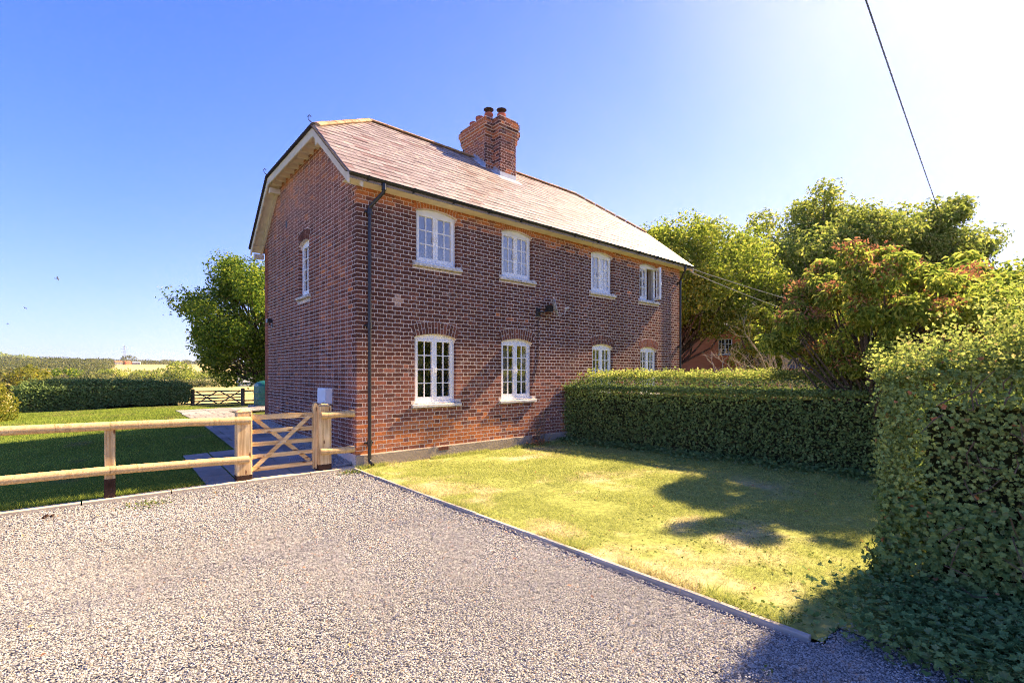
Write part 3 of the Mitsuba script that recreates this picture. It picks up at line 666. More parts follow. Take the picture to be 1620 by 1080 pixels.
prof = np.array(gp + gi); V = []; 
for xx in (-XV - .01, XR + .01): V += [(xx, GY + a, GZ + b) for a, b in prof]
m = len(prof); mb.add(V, [(i, (i + 1) % m, m + (i + 1) % m, m + i) for i in range(m)]); mb.add([(-XV - .01, GY + a, GZ + b) for a, b in gp], [(0, i, i + 1) for i in range(1, 10)]); mb.add([(XR + .01, GY + a, GZ + b) for a, b in gp], [(0, i + 1, i) for i in range(1, 10)])
put('gutter', mb, 'black_plastic', house, smooth=30)
for i in range(13):
    x = .05 + i * .86; put('gutter_bracket', MB().prism(Polygon([(-.263, EAVE - .08), (-.263, EAVE - .02), (GY - .064, GZ), (GY - .045, GZ - .055), (GY, GZ - .067)]), x, x + .03, 'yzx'), 'black_plastic', house)
def pipe(x, xt):
    pr = MB().tube([(xt, GY, GZ - .05), (xt, GY, GZ - .16)], .042, 12).tube([(xt, GY, GZ - .12), (xt, GY + .01, GZ - .19), (x, -.085, GZ - .42), (x, -.075, GZ - .50)], .031, 12)
    pr.tube([(x, -.075, GZ - .46), (x, -.075, .14), (x + .005, -.085, .09), (x + .02, -.17, .05)], .031, 12)
    for z in (GZ - .50, 2.45, .42): pr.tube([(x, -.075, z - .05), (x, -.075, z + .05)], .041, 12).box(x - .07, x + .07, -.06, -.002, z - .015, z + .015)
    put('downpipe', pr, 'black_plastic', house, smooth=40)
pipe(.20, .35); pipe(10.33, 10.2)

# chimney: a cross shaped stack on the ridge
ch = hold('chimney', house)
C0 = shapely.union_all([shapely.box(4.93, 2.13, 5.48, 3.80), shapely.box(4.66, 2.42, 5.75, 3.51)])
cb, cm = MB(), MB(); cr = np.random.default_rng(4)
cm.prism(C0.buffer(-.0015, join_style=2), 6.5, 8.16, 'xyz')
def ring_course(poly, z, k):
    P = list(poly.exterior.coords)[:-1]
    if poly.exterior.is_ccw is False: P = P[::-1]
    n = len(P)
    for i in range(n):
        a, b, pv, nx = np.array(P[i]), np.array(P[(i + 1) % n]), np.array(P[i - 1]), np.array(P[(i + 2) % n]); d = b - a; L = np.linalg.norm(d); d = d / L; nrmv = np.array([d[1], -d[0]])
        cva = (a - pv)[0] * d[1] - (a - pv)[1] * d[0] > 0; cvb = d[0] * (nx - b)[1] - d[1] * (nx - b)[0] > 0
        own = (abs(d[0]) > .5) == (k % 2 == 0); t0 = 0 if (own or not cva) else .06; t1 = L if (own or not cvb) else L - .06; t = t0; first = True
        while t < t1 - .02:
            w = .1025 if (first and k % 2) else .215; e = min(t + w, t1)
            if t1 - e < .05: e = t1
            q0, q1 = a + d * t, a + d * e; q2, q3 = q0 - nrmv * .05, q1 - nrmv * .05; X = [q0[0], q1[0], q2[0], q3[0]]; Yy = [q0[1], q1[1], q2[1], q3[1]]
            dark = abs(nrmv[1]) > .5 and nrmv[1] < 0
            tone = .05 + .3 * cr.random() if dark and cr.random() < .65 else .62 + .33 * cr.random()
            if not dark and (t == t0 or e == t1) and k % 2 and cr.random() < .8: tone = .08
            cb.box(min(X), max(X), min(Yy), max(Yy), z, z + CO - .0105, (tone, cr.random())); t = e + .0105; first = False
for k in range(21): ring_course(C0, 6.58 + k * CO, k)
z = 6.58 + 21 * CO
for k, o in enumerate((.03, .03, .06, .085, .085, .05)):
    Pk = C0.buffer(o, join_style=2); ring_course(Pk, z, k); cm.prism(Pk.buffer(-.0015, join_style=2), z - .0105, z + CO - .0106, 'xyz'); z += CO
cm.prism(C0.buffer(.02, join_style=2), z - .0105, z + .03, 'xyz')
put('brickwork', cb, 'brick', ch, kind='stuff'); put('mortar', cm, 'mortar', ch)
for px, py, h, cowl in ((5.20, 2.40, .23, 1), (4.92, 2.62, .23, 1), (4.86, 2.95, .24, 0), (4.86, 3.24, .19, 0), (5.2, 3.55, .19, 0), (5.45, 2.72, .15, 0)):
    pot = put('chimney_pot', MB().lathe([(.11, -.03), (.13, .0), (.118, .05), (.105, h * .75), (.125, h * .8), (.125, h * .92), (.115, h), (.09, h), (.085, .05)], (px, py, z + .02), 20), 'pot_clay', ch, smooth=35)
    if cowl:
        mb = MB().lathe([(.0, .165), (.07, .158), (.14, .135), (.14, .125), (.0, .14)], (px, py, z + h), 20)
        for g in range(4): mb.tube([(px + .08 * math.cos(g * 1.57), py + .08 * math.sin(g * 1.57), z + h - .05), (px + .1 * math.cos(g * 1.57), py + .1 * math.sin(g * 1.57), z + h + .135)], .006, 5)
        put('cowl', mb, 'black_slate', pot)
# lead flashing
mb = MB(); q = lambda x, y, h: (x, y, zr(y) + .03 + h)
for xl in (4.93, 5.48): 
    xs = (xl - .012, xl - .002) if xl < 5 else (xl + .002, xl + .012)
    for i in range(3): y0 = 2.13 + i * .1; mb.box(xs[0], xs[1], y0, y0 + .098, zr(y0) - .1, zr(y0) + .19)
for xl in (4.66, 5.75):
    xs = (xl - .012, xl - .002) if xl < 5 else (xl + .002, xl + .012)
    for i in range(6): y0 = 2.42 + i * .09; mb.box(xs[0], xs[1], y0, y0 + .088, zr(y0) - .1, zr(y0) + .19)
mb.box(4.92, 5.49, 2.118, 2.128, zr(2.13) - .1, zr(2.13) + .16)
slab3(mb, [q(4.82, 1.94, .012), q(5.59, 1.94, .012), q(5.59, 2.128, .012), q(4.82, 2.128, .012)], -.012)
slab3(mb, [q(4.78, 2.128, .012), q(4.93, 2.128, .012), q(4.93, 2.42, .012), q(4.78, 2.42, .012)], -.012); slab3(mb, [q(4.52, 2.41, .012), q(4.66, 2.41, .012), q(4.66, 2.95, .012), q(4.52, 2.95, .012)], -.012)
put('flashing', mb, 'lead', ch)

# things fixed to the walls
t = thing('satellite_dish', 'dark satellite dish on a wall bracket between the first two upper windows', 'satellite dish')
c = np.array([4.62, -.20, 3.15]); nn = nrm(np.array([.74, -.62, .24])); e1 = nrm(np.cross([0, 0, 1], nn)); e2 = np.cross(nn, e1)
g = np.linspace(0, 2 * np.pi, 29)[:-1]; V = []; rings = [0, .33, .66, 1.0]
for back in (0, 1):
    for r in rings[1:]: V += [c + (e1 * math.cos(a) * .20 + e2 * math.sin(a) * .22) * r + nn * (.05 * r * r - .012 * back) for a in g]
    V.append(c - nn * .012 * back)
F = []; n = 28
for b in (0, 1):
    o = b * (3 * n + 1); 
    for k in range(2): F += [((o + k * n + i, o + k * n + (i + 1) % n, o + (k + 1) * n + (i + 1) % n), (o + k * n + i, o + (k + 1) * n + (i + 1) % n, o + (k + 1) * n + i)) for i in range(n)]
    F += [((o + 3 * n, o + (i + 1) % n, o + i), (o + 3 * n, o + i, o + (i + 1) % n)[:3]) for i in range(n)]
F = [t3 for pr in F for t3 in pr]
F += [t3 for i in range(n) for t3 in ((2 * n + i, 2 * n + (i + 1) % n, 3 * n + 1 + 2 * n + (i + 1) % n), (2 * n + i, 3 * n + 1 + 2 * n + (i + 1) % n, 3 * n + 1 + 2 * n + i))]
put('dish', MB().add(V, F), 'steel', t)
put('bracket', MB().tube([(4.30, .0, 3.02), (4.36, -.12, 3.02), (4.52, -.17, 3.08), tuple(c - nn * .02)], .02, 8).box(4.24, 4.36, -.02, -.001, 2.92, 3.12).box(4.44, 4.58, -.22, -.12, 3.04, 3.18), 'black_plastic', t)
tip = c + nn * .30 - e2 * .10
put('receiver', MB().tube([tuple(c - e2 * .21 + nn * .04), tuple(c - e2 * .2 + nn * .2), tuple(tip)], .009, 6).tube([tuple(tip + nn * .03), tuple(tip - nn * .05)], .032, 10), 'steel', t)
put('cable', MB().tube([(4.30, -.012, 2.93), (4.31, -.008, 2.3), (4.31, -.008, 1.95), (4.22, -.008, 1.6), (4.10, -.008, 1.28)], .006, 6), 'black_plastic', t)
t = thing('security_lamp', 'small dark security lamp high on the far end of the gable wall', 'lamp')
put('lamp_head', MB().box(-.13, -.03, 5.17, 5.31, 2.90, 3.0), 'black_plastic', t); put('arm', MB().tube([(0, 5.24, 2.84), (-.06, 5.24, 2.84), (-.08, 5.24, 2.91)], .015, 6).box(-.012, -.001, 5.19, 5.29, 2.79, 2.89), 'black_plastic', t)
t = thing('meter_box', 'white meter box on the gable wall behind the gate post', 'meter box')
put('body', MB().prism(Polygon([(1.12, 1.05), (1.55, 1.05), (1.55, 1.34), (1.12, 1.34)]), -.13, -.002, 'yzx'), 'white_paint', t); put('cover', MB().prism(Polygon([(1.14, 1.07), (1.53, 1.07), (1.53, 1.32), (1.14, 1.32)]), -.142, -.131, 'yzx'), 'white_paint', t)

# ------------------------------------------------------------------ fence, gate
half = [(-.05 * math.cos(a) , .055 * math.sin(a)) for a in np.linspace(-math.pi / 2, math.pi / 2, 10)]        # half round, flat side to the posts
fr_ = np.random.default_rng(3)
def rail(parent, x0, x1, z0, z1, y=.0):
    v = fr_.random(); k = 7; pts = [(x0 + (x1 - x0) * i / (k - 1), y - .001 + fr_.normal() * .0015, z0 + (z1 - z0) * i / (k - 1) + fr_.normal() * .002) for i in range(k)]
    pr = [(a, b) for a, b in half]
    mb = MB().sweep(pr[::-1], pts, np.array([0, 1., 0]), np.array([0, 0, 1.]), (.0, v))
    put('rail', mb, 'pine', parent, smooth=35)
def post(parent, name, x0, x1, y0, y1, ztop, zdark, cap):
    put('dark_foot', MB().bar(((x0 + x1) / 2, (y0 + y1) / 2, -.3), ((x0 + x1) / 2, (y0 + y1) / 2, zdark), x1 - x0 + .004, y1 - y0 + .004, up=(0, 1, 0), ch=.006), 'dark_wood', parent)
    mb = MB().bar(((x0 + x1) / 2, (y0 + y1) / 2, zdark), ((x0 + x1) / 2, (y0 + y1) / 2, ztop), x1 - x0, y1 - y0, up=(0, 1, 0), uv=(1., fr_.random()), ch=.007)
    if cap:
        c = np.array([(x0 + x1) / 2, (y0 + y1) / 2, ztop + cap]); r = .004
        mb.add([(x0 - r, y0 - r, ztop), (x1 + r, y0 - r, ztop), (x1 + r, y1 + r, ztop), (x0 - r, y1 + r, ztop), c], [(0, 1, 4), (1, 2, 4), (2, 3, 4), (3, 0, 4), (0, 3, 2), (0, 2, 1)], (1., .3))
    return put(name, mb, 'pine', parent)
t = thing('rail_fence', 'new pine post and rail fence with two half round rails left of the gate', 'fence')
for x in (-4.83, -3.265): post(t, 'post', x - .055, x + .055, .003, .11, .93, .275 if x > -4 else .26, 0)
post(t, 'gate_post', -1.82, -1.62, .003, .185, 1.055, .11, .055)
for za, zb, xr in ((.955, .925, -1.645), (.385, .345, -1.665)):
    rail(t, -6.4, -3.267, za + .035 * 1.0, za, 0); rail(t, -3.263, xr, za, zb, 0)
t2 = thing('rail_fence', 'two short pine rails from the right gate post to the house corner', 'fence')
post(t2, 'gate_post', -.64, -.43, .003, .185, 1.085, .13, .06)
rail(t2, -.605, -.045, .937, .937, .0); rail(t2, -.615, -.045, .345, .33, .0)
t = thing('garden_gate', 'five bar pine garden gate with crossed braces, closed', 'gate')
G = lambda a, b, w, d, y, v=None: MB().bar((a[0], y, a[1]), (b[0], y, b[1]), d, w, uv=(0., fr_.random()), ch=.004)
for za, w in ((.955, .08), (.738, .065), (.545, .065), (.355, .065), (.165, .065)):
    put('gate_rail', G((-1.66, za), (-.70, za - .004), w, .03, .115), 'pine', t)
for xa, xb in ((-.70, -.628),): put('stile', MB().prism(Polygon([(xa, .06), (xb, .06), (xb, 1.10), (xb - .018, 1.135), (xb - .04, 1.14), (xa + .012, 1.12), (xa, 1.08)]), .075, .155, 'xzy', (1., .7)), 'pine', t)
put('stile', MB().box(-1.72, -1.665, .19, .25, .06, 1.03, (1., .2)), 'pine', t)
put('brace', G((-1.61, .15), (-.76, .93), .062, .022, .0885), 'pine', t); put('brace', G((-1.55, .93), (-.74, .20), .062, .022, .1415), 'pine', t)
mb = MB()
for x, z in ((-1.42, .36), (-1.2, .545), (-1.0, .738), (-1.34, .738), (-.93, .355), (-1.13, .545)): mb.bar((x, .0755, z), (x, .072, z), .016, .016, up=(0, 0, 1), ch=.004)
put('bolt', mb, 'lead', t, kind='stuff')

# ------------------------------------------------------------------ beyond the garden: tank, field gate
t = thing('oil_tank', 'green plastic oil tank standing behind the far corner of the cottage', 'oil tank')
cx, cy, z0 = 1.95, 12.75, float(ground_z(1.9, 12.7)); V = []; lv = [(.0, .9), (.02, 1), (.22, 1), (.235, 1.03), (.27, 1.03), (.285, 1), (.46, 1), (.475, 1.03), (.51, 1.03), (.525, 1), (.72, 1), (.80, .97), (.88, .86), (.94, .6), (.965, .25), (.967, .0)]; n = 40; mb = MB()
for h, k in lv:
    for i in range(n):
        a = 2 * math.pi * i / n; c_, s_ = math.cos(a), math.sin(a); r = (abs(c_) ** 5 + abs(s_) ** 5) ** (-1 / 5)
        V.append((cx + .62 * k * r * c_, cy + .55 * k * r * s_, z0 + .06 + h * 1.02))
F = [(k * n + i, k * n + (i + 1) % n, (k + 1) * n + (i + 1) % n, (k + 1) * n + i) for k in range(len(lv) - 1) for i in range(n)]
put('tank', mb.add(V, F), 'tank_plastic', t, smooth=40)
put('lid', MB().lathe([(.17, 0), (.17, .06), (.14, .10), (0, .11)], (cx - .12, cy - .1, z0 + 1.03), 20), 'tank_plastic', t, smooth=40)
put('base', MB().box(cx - .75, cx + .75, cy - .68, cy + .68, z0 - .1, z0 + .055), 'slab', t)
t = thing('field_gate', 'weathered dark five bar gate with two crosses at the edge of the field', 'gate')
gy_, gz_ = 27.0, -.50; g0, g1 = 1.10, 3.83
for x in (g0, g1): put('gate_post', MB().tube([(x, gy_, gz_ - .3), (x, gy_, gz_ + 1.12), (x, gy_, gz_ + 1.16)], [.11, .11, .06], 10), 'old_wood', t)
for z in (.22, .40, .58, .78, 1.0): put('bar', MB().bar((g0 + .1, gy_ - .02, gz_ + z), (g1 - .1, gy_ - .02, gz_ + z), .03, .075), 'old_wood', t)
for a, b in (((g0 + .15, 1.0), (g0 + 1.3, .22)), ((g0 + .15, .22), (g0 + 1.3, 1.0)), ((g0 + 1.42, 1.0), (g1 - .15, .22)), ((g0 + 1.42, .22), (g1 - .15, 1.0))): put('brace', MB().bar((a[0], gy_ - .05, gz_ + a[1]), (b[0], gy_ - .05, gz_ + b[1]), .02, .07), 'old_wood', t)
t = thing('field_fence', 'dark two rail field fence right of the field gate', 'fence')
for x in (5.6, 7.4): put('post', MB().bar((x, gy_, gz_ - .3), (x, gy_, gz_ + 1.05), .1, .1, up=(0, 1, 0)), 'old_wood', t)
for z in (.35, .98): put('rail', MB().bar((g1 + .1, gy_, gz_ + z), (9., gy_, gz_ + z), .04, .09), 'old_wood', t)
t = thing('field_fence', 'short dark rails between the back hedge and the field gate', 'fence')
for z in (.25, .95): put('rail', MB().bar((-.2, gy_, gz_ + z), (g0 - .1, gy_, gz_ + z), .04, .08), 'old_wood', t)

# ------------------------------------------------------------------ hedges
hr = np.random.default_rng(31)
def box_surface(n, x0, x1, y0, y1, z0, z1, rng, top=.35, rnd=.25):
    """points and outward normals over the sides and rounded top of a long block"""
    A = [(x1 - x0) * (z1 - z0), (x1 - x0) * (z1 - z0), (y1 - y0) * (z1 - z0), (y1 - y0) * (z1 - z0), (x1 - x0) * (y1 - y0)]
    side = rng.choice(5, n, p=np.array(A) / sum(A)); u, v = rng.random(n), rng.random(n)
    P = np.zeros((n, 3)); N = np.zeros((n, 3))
    for s in range(5):
        m = side == s
        if s < 2: P[m] = np.stack([x0 + u[m] * (x1 - x0), np.full(m.sum(), (y0, y1)[s]), z0 + v[m] * (z1 - z0)], -1); N[m] = (0, (-1, 1)[s], 0)
        elif s < 4: P[m] = np.stack([np.full(m.sum(), (x0, x1)[s - 2]), y0 + u[m] * (y1 - y0), z0 + v[m] * (z1 - z0)], -1); N[m] = ((-1, 1)[s - 2], 0, 0)
        else: P[m] = np.stack([x0 + u[m] * (x1 - x0), y0 + v[m] * (y1 - y0), np.full(m.sum(), z1)], -1); N[m] = (0, 0, 1)
    c = np.array([(x0 + x1) / 2, (y0 + y1) / 2]); hx, hy = (x1 - x0) / 2, (y1 - y0) / 2
    ex = np.clip(np.abs(P[:, 0] - c[0]) / hx, 0, 1); ey = np.clip(np.abs(P[:, 1] - c[1]) / hy, 0, 1)
    e = np.maximum(ex ** 3, ey ** 8); hi = np.clip((P[:, 2] - (z1 - rnd)) / rnd, 0, 1)
    P[:, 2] -= e * hi * rnd * .9; N = nrm(N + np.stack([0 * e, 0 * e, .8 * hi], -1))
    return P, N
def hedge(label, parts, core, mat, group=None, shoot=None):
    t = thing('hedge', label, 'hedge', group)
    put('twigs', core, 'hedge_core', t)
    put('foliage', parts, mat, t, kind='stuff')
    if shoot: put('shoots', shoot, 'shoot_leaf', t, kind='stuff')
    return t
def shear(P, k, y0): P[:, 0] += k * (P[:, 1] - y0); return P
# the hedge across the front garden, running out from the cottage wall
SH = -.105
P, N = box_surface(64000, 5.12, 6.35, -8.5, .1 - .12, .12, 1.62, hr, rnd=.34); shear(P, SH, .5)
P += N * (hr.normal(size=(len(P), 1)) * .05 - .02) + .10 * (meshkit.fbm(P * 1.6, 3, 2) - .5)[:, None] * N
k = P[:, 2] > 1.53
mb = MB().add(*leaves(P[~k], N[~k], .052, hr, .6, .7, .12)); P2 = P[k].copy(); mb_s = MB().add(*leaves(P2, N[k], .055, hr, .6, .8, .12))
sp = []
for i in range(420):
    b = np.array([hr.uniform(5.25, 6.25), hr.uniform(-8.4, -.1), 1.56]); h = hr.uniform(.03, .18); d = nrm(np.array([hr.normal() * .35, hr.normal() * .35, 1.])); m = int(6 + h * 40)
    sp.append(b + np.outer(hr.random(m) * h, d) + hr.normal(size=(m, 3)) * .018)
S = shear(np.vstack(sp), SH, .5); mb_s.add(*leaves(S, np.tile([0, 0, 1.], (len(S), 1)), .05, hr, .6, 1.0, .12))
core = MB(); q = np.array([[x + SH * (y - .5), y, z] for x in (5.26, 6.2) for y in (-8.4, -.16) for z in (-.1, 1.14)]); core.add(q, BOXF)
hedge('clipped dark green hedge across the front garden, running out from the cottage wall', mb, core, 'hedge_leaf', shoot=mb_s)
# the big hedge beside the drive
P, N = box_surface(52000, 1.20, 2.40, -9.3, -7.06, .02, 1.77, hr, rnd=.16)
P += N * (hr.normal(size=(len(P), 1)) * .045 - .02) + .22 * (meshkit.fbm(P * 2.1, 3, 6) - .5)[:, None] * N
lo = (P[:, 2] < .75 + .25 * (meshkit.noise(P * 2, 2) - .5)); mb = MB().add(*lobed(P[~lo], N[~lo], .025, hr, .65)); ivy = MB().add(*lobed(P[lo], N[lo], .036, hr, .5))
sp = []
for i in range(1500):
    b = np.array([hr.uniform(1.12, 2.35), hr.uniform(-9.3, -7.02), 1.60]); h = min(abs(hr.normal()), 1.9) * .15 + .07
    h *= 1 + 1.7 * np.clip((-7.35 - b[1]) / .7, 0, 1) * (b[0] > 1.28); d = nrm(np.array([hr.normal() * .3, hr.normal() * .3, 1.])); m = int(5 + h * 50)
    sp.append(b + np.outer(hr.random(m) * h, d) + hr.normal(size=(m, 3)) * .02)
for x, y, h in ((1.5, -7.35, .6), (1.35, -7.55, .4), (1.7, -7.8, .7), (1.9, -7.2, .4)):
    d = nrm(np.array([hr.normal() * .1, hr.normal() * .1, 1.])); u = np.linspace(0, 1, 26); sp.append(np.array([x, y, 1.62]) + np.outer(u * h, d) + hr.normal(size=(26, 3)) * .022)
S = np.vstack(sp); mb_s = MB().add(*lobed(S, np.tile([0, 0, 1.], (len(S), 1)), .024, hr, 1.0, LOBE_SMALL))
core = MB().box(1.5, 2.1, -9.3, -7.3, -.1, 1.35)
t = hedge('tall hedge of lobed leaves with ivy at its foot, filling the right edge', mb, core, 'near_leaf', shoot=mb_s)
put('ivy', ivy, 'ivy_leaf', t, kind='stuff', label='ivy over the lower half of the hedge')
mb = MB()
for i in range(60):
    y, z = hr.uniform(-9, -7.4), hr.uniform(.15, 1.6); a = np.array([1.07 + hr.normal() * .03, y, z]); d = nrm(hr.normal(size=3) + np.array([-.3, 0, .3])); L = hr.uniform(.08, .28)
    mb.tube([a, a + d * L * .5 + hr.normal(size=3) * .015, a + d * L], [.0045, .004, .002], 5)
put('stem', mb, 'twig', t, kind='stuff')
k = hr.choice(len(P), 420, replace=False); put('dead_leaf', MB().add(*lobed(P[k] + N[k] * .015, N[k], .03, hr, .7)), 'seed_head', t, kind='stuff', label='scattered brown dead leaves')
# ground ivy at the feet of both hedges
def patch(n, fx, rng): return fx(rng, n)
def weeds(name, pts, hmax, size, mat, label, cat='ground ivy'):
    x, y = pts; n = len(x); z = ground_z(x, y) + hr.random(n) * hmax
    P = np.stack([x, y, z], -1); put(name, MB().add(*lobed(P, np.tile([0, 0, 1.], (n, 1)), size, hr, .55)), mat, kind='stuff', label=label, category=cat)
n = 5200; y = hr.uniform(-7.4, .0, n); x = 5.12 + SH * (y - .5) - np.abs(hr.normal(size=n)) * .32 * (.35 + 1.1 * meshkit.noise(np.stack([y * 1.2, 0 * y, 0 * y], -1), 7)) + .1
weeds('ground_ivy', (x, y), .12, .045, 'ivy_leaf', 'low ivy spreading from the foot of the front garden hedge onto the lawn')
n = 8000; y = -7.40 + hr.normal(size=n) * .27 - .6 * hr.random(n); x = 1.3 - np.minimum(np.abs(hr.normal(size=n)), 1.5) * (.52 + .36 * hr.random(n)); m = (y > -9) & (x > -1.0) & ~((y > -6.5) & (x < .0))
weeds('ground_ivy', (x[m], y[m]), .13, .036, 'ivy_leaf', 'ivy and weeds creeping from the tall hedge over the end of the edging')
n = 700; x = hr.uniform(-.75, .9, n); y = hr.uniform(-7.0, -5.6, n); m = meshkit.noise(np.stack([x * 3, y * 3, 0 * x], -1), 9) > .45 + .25 * (x < 0); weeds('weeds', (x[m], y[m]), .025, .024, 'weed_leaf', 'small bright weeds around the near end of the lawn edging', 'weeds')
n = 5000; x = hr.uniform(.0, 5.4, n); y = hr.uniform(-7.2, -.3, n); m = meshkit.noise(np.stack([x * 1.6, y * 1.6, 0 * x], -1), 19) > .62 - .14 * (y < -5.5); weeds('weeds', (x[m], y[m]), .02, .017, 'weed_leaf', 'clover and small weeds dotted through the front lawn', 'weeds')
def tuft(x0, y0, n, sp, label): weeds('weeds', (x0 + hr.normal(size=n) * sp, y0 + hr.normal(size=n) * sp * .7), .03, .022, 'weed_leaf', label, 'weeds')
tuft(-2.9, -.55, 110, .12, 'faint patch of weeds in the gravel in front of the fence'); tuft(-.22, -.35, 160, .12, 'weeds in the gravel below the cottage corner')
fl = np.random.default_rng(91); n = 150; x = fl.uniform(-7, 4.5, n); y = fl.uniform(-7.2, -.2, n); P = np.stack([x, y, ground_z(x, y) + .022], -1)
put('fallen_leaf', MB().add(*leaves(P, np.tile([0, 0, 1.], (n, 1)), .038, fl, .6, .35)), 'seed_head', kind='stuff', label='brown fallen leaves scattered over the gravel and front lawn', category='leaves')
# hedge at the back of the garden and the bright bush at its left
P, N = box_surface(46000, -6.3, .75, 26.2, 27.6, -.45, 1.02, hr, rnd=.22); P += N * hr.normal(size=(len(P), 1)) * .10 + .5 * (meshkit.fbm(P * .9, 3, 3) - .5)[:, None] * N
P = P[(P[:, 2] > -.25 + .35 * meshkit.noise(P * 1.5, 8)) | (P[:, 0] < -3)]; N = nrm(P - np.array([P[:, 0].mean(), 26.9, .3]) * [0, 1, 1] - P * [1, 0, 0])
sp = [np.array([hr.uniform(-6.2, .5), hr.uniform(26.3, 27.4), .9]) + np.outer(hr.random(14) * hr.uniform(.1, .55), [0, 0, 1]) + hr.normal(size=(14, 3)) * .05 for i in range(150)]
P = np.vstack([P] + sp); N = np.vstack([N, np.tile([0, -.4, 1.], (len(P) - len(N), 1))])
hedge('dense dark hedge along the back of the garden lawn', MB().add(*leaves(P, N, .10, hr, .65, .7)), MB().box(-6.1, .3, 26.5, 27.3, -.6, .75), 'hedge_leaf')
def blob_points(n, c, r, rng, k=.35, seed=0, shell=.55):
    d = nrm(rng.normal(size=(n, 3))); rad = (shell + (1 - shell) * rng.random(n) ** .6)
    rad = rad * (1 + k * (meshkit.fbm(d * 1.9 + 5, 3, seed) - .5) * 2); return np.asarray(c) + d * rad[:, None] * np.asarray(r), d
t = thing('bush', 'bright yellow green bush at the left edge beside the garden lawn', 'bush')
P, N = blob_points(15000, (-7.35, 16.8, .45), (1.75, 1.7, 1.35), hr, .3, 4, .6); m = P[:, 2] > -.35; put('foliage', MB().add(*leaves(P[m], N[m], .10, hr, .6, .8)), 'yellow_leaf', t, kind='stuff')
mb = MB()
for i in range(9): a = hr.uniform(0, 6.28); mb.tube([(-7.35, 16.8, -.6), (-7.35 + .4 * math.cos(a), 16.8 + .4 * math.sin(a), .2), (-7.35 + 1.1 * math.cos(a), 16.8 + 1.1 * math.sin(a), .9)], [.05, .035, .012], 6)
put('stem', mb, 'bark', t, kind='stuff')

# ------------------------------------------------------------------ trees
def tree(name, label, cat, base, height, r, mat, n_leaf, size, seed, n_clump=60, group=None, crown_lo=.25, leaf_fn=None, squash=.8, clump_r=.22, extra=None, trunk_r=None):
    rg = np.random.default_rng(seed); t = thing(name, label, cat, group); base = np.array([*base, float(ground_z(*base)) - .1])
    lo = height * crown_lo; cz = (lo + height) / 2; rz = (height - lo) / 2; tr = trunk_r or height * .028
    d = nrm(rg.normal(size=(n_clump, 3))); rad = .35 + .55 * rg.random(n_clump) ** .5
    rad = np.minimum(rad * (1 + .55 * (meshkit.fbm(d * 1.7 + seed, 3, seed) - .5) * 2), .92)
    C = base + [0, 0, cz] + d * rad[:, None] * np.array([r, r, rz])
    C = C[C[:, 2] > base[2] + lo * .8]; nc = len(C)
    lean = rg.normal(size=2) * .04 * height
    top = base + [lean[0], lean[1], height * .62]; tp = [base + (top - base) * u + rg.normal(size=3) * .03 * height * .2 * np.array([1, 1, 0]) * (u > 0) for u in np.linspace(0, 1, 7)]
    put('trunk', MB().tube(tp, np.linspace(tr, tr * .3, 7), 10), 'bark', t, smooth=True)
    mb = MB()
    for c in C:
        u = np.clip((c[2] - base[2]) / height * .62, .22, .95); s = base + (top - base) * u; m = (s + c) / 2 + rg.normal(size=3) * .05 * r; m[2] -= .04 * height * rg.random()
        mb.tube([s, m, c], [tr * .30, tr * .17, tr * .05], 5)
    put('limb', mb, 'bark', t)
    w = rg.dirichlet(np.ones(nc) * 6) * n_leaf; P, N = [], []
    for c, k in zip(C, w.astype(int)):
        q, dn = blob_points(k, c, np.array([1, 1, squash]) * r * clump_r * rg.uniform(.7, 1.35), rg, .45, int(rg.integers(99)), .35); P.append(q); N.append(nrm(dn + [0, 0, .5]))
    P, N = np.vstack(P), np.vstack(N); put('crown', MB().add(*(leaf_fn or leaves)(P, N, size, rg)), mat, t, kind='stuff')
    if extra: extra(t, C, rg, r)
    return t
tree('oak_tree', 'broad oak behind the cottage, its dark green crown showing left of the gable', 'tree', (5.7, 28.0), 10.6, 5.7, 'oak_leaf', 66000, .19, 101, 150, crown_lo=.05, clump_r=.17)
tree('oak_tree', 'yellow green oak beyond the right end of the cottage roof', 'tree', (19.4, 5.9), 9.7, 5.5, 'tree_leaf', 66000, .17, 103, 130, crown_lo=.37, clump_r=.18)
tree('oak_tree', 'tallest oak with the widest crown, behind the red leaved tree', 'tree', (30.7, 1.3), 13.3, 6.3, 'dusty_leaf', 80000, .22, 107, 170, crown_lo=.10, clump_r=.18)
tree('oak_tree', 'small grey green tree at the right shoulder of the tallest oak', 'tree', (33.0, -2.7), 11.6, 2.9, 'dusty_leaf', 20000, .2, 131, 40, crown_lo=.3, clump_r=.25)
tree('young_oak', 'young leafy tree between the red brick house and the bare shrub', 'tree', (19.5, 1.3), 5.2, 1.5, 'tree_leaf', 11000, .13, 137, 40, crown_lo=.1, clump_r=.25)
def seeds(t, C, rg, r):
    P = []
    for c in C:
        if rg.random() < .55: q, _ = blob_points(200, c + [0, 0, .15 * r * .3], np.array([.24, .24, .18]), rg, .5, 1, .3); P.append(q)
    P = np.vstack(P); put('seed_heads', MB().add(*leaves(P, nrm(rg.normal(size=P.shape)), .055, rg, .5, 1.)), 'seed_head', t, kind='stuff', label='rust red seed heads')
droopy = lambda P, N, s, rg: leaves(P, N, s, rg, .34, .7, .2, 1.6)
tree('sweet_chestnut', 'low spreading tree with drooping leaves and rust red seed heads rising over the front hedge', 'tree', (6.3, -5.95), 3.95, 1.75, 'chestnut_leaf', 34000, .10, 111, 135, crown_lo=.30, leaf_fn=droopy, clump_r=.12, extra=seeds, trunk_r=.12)
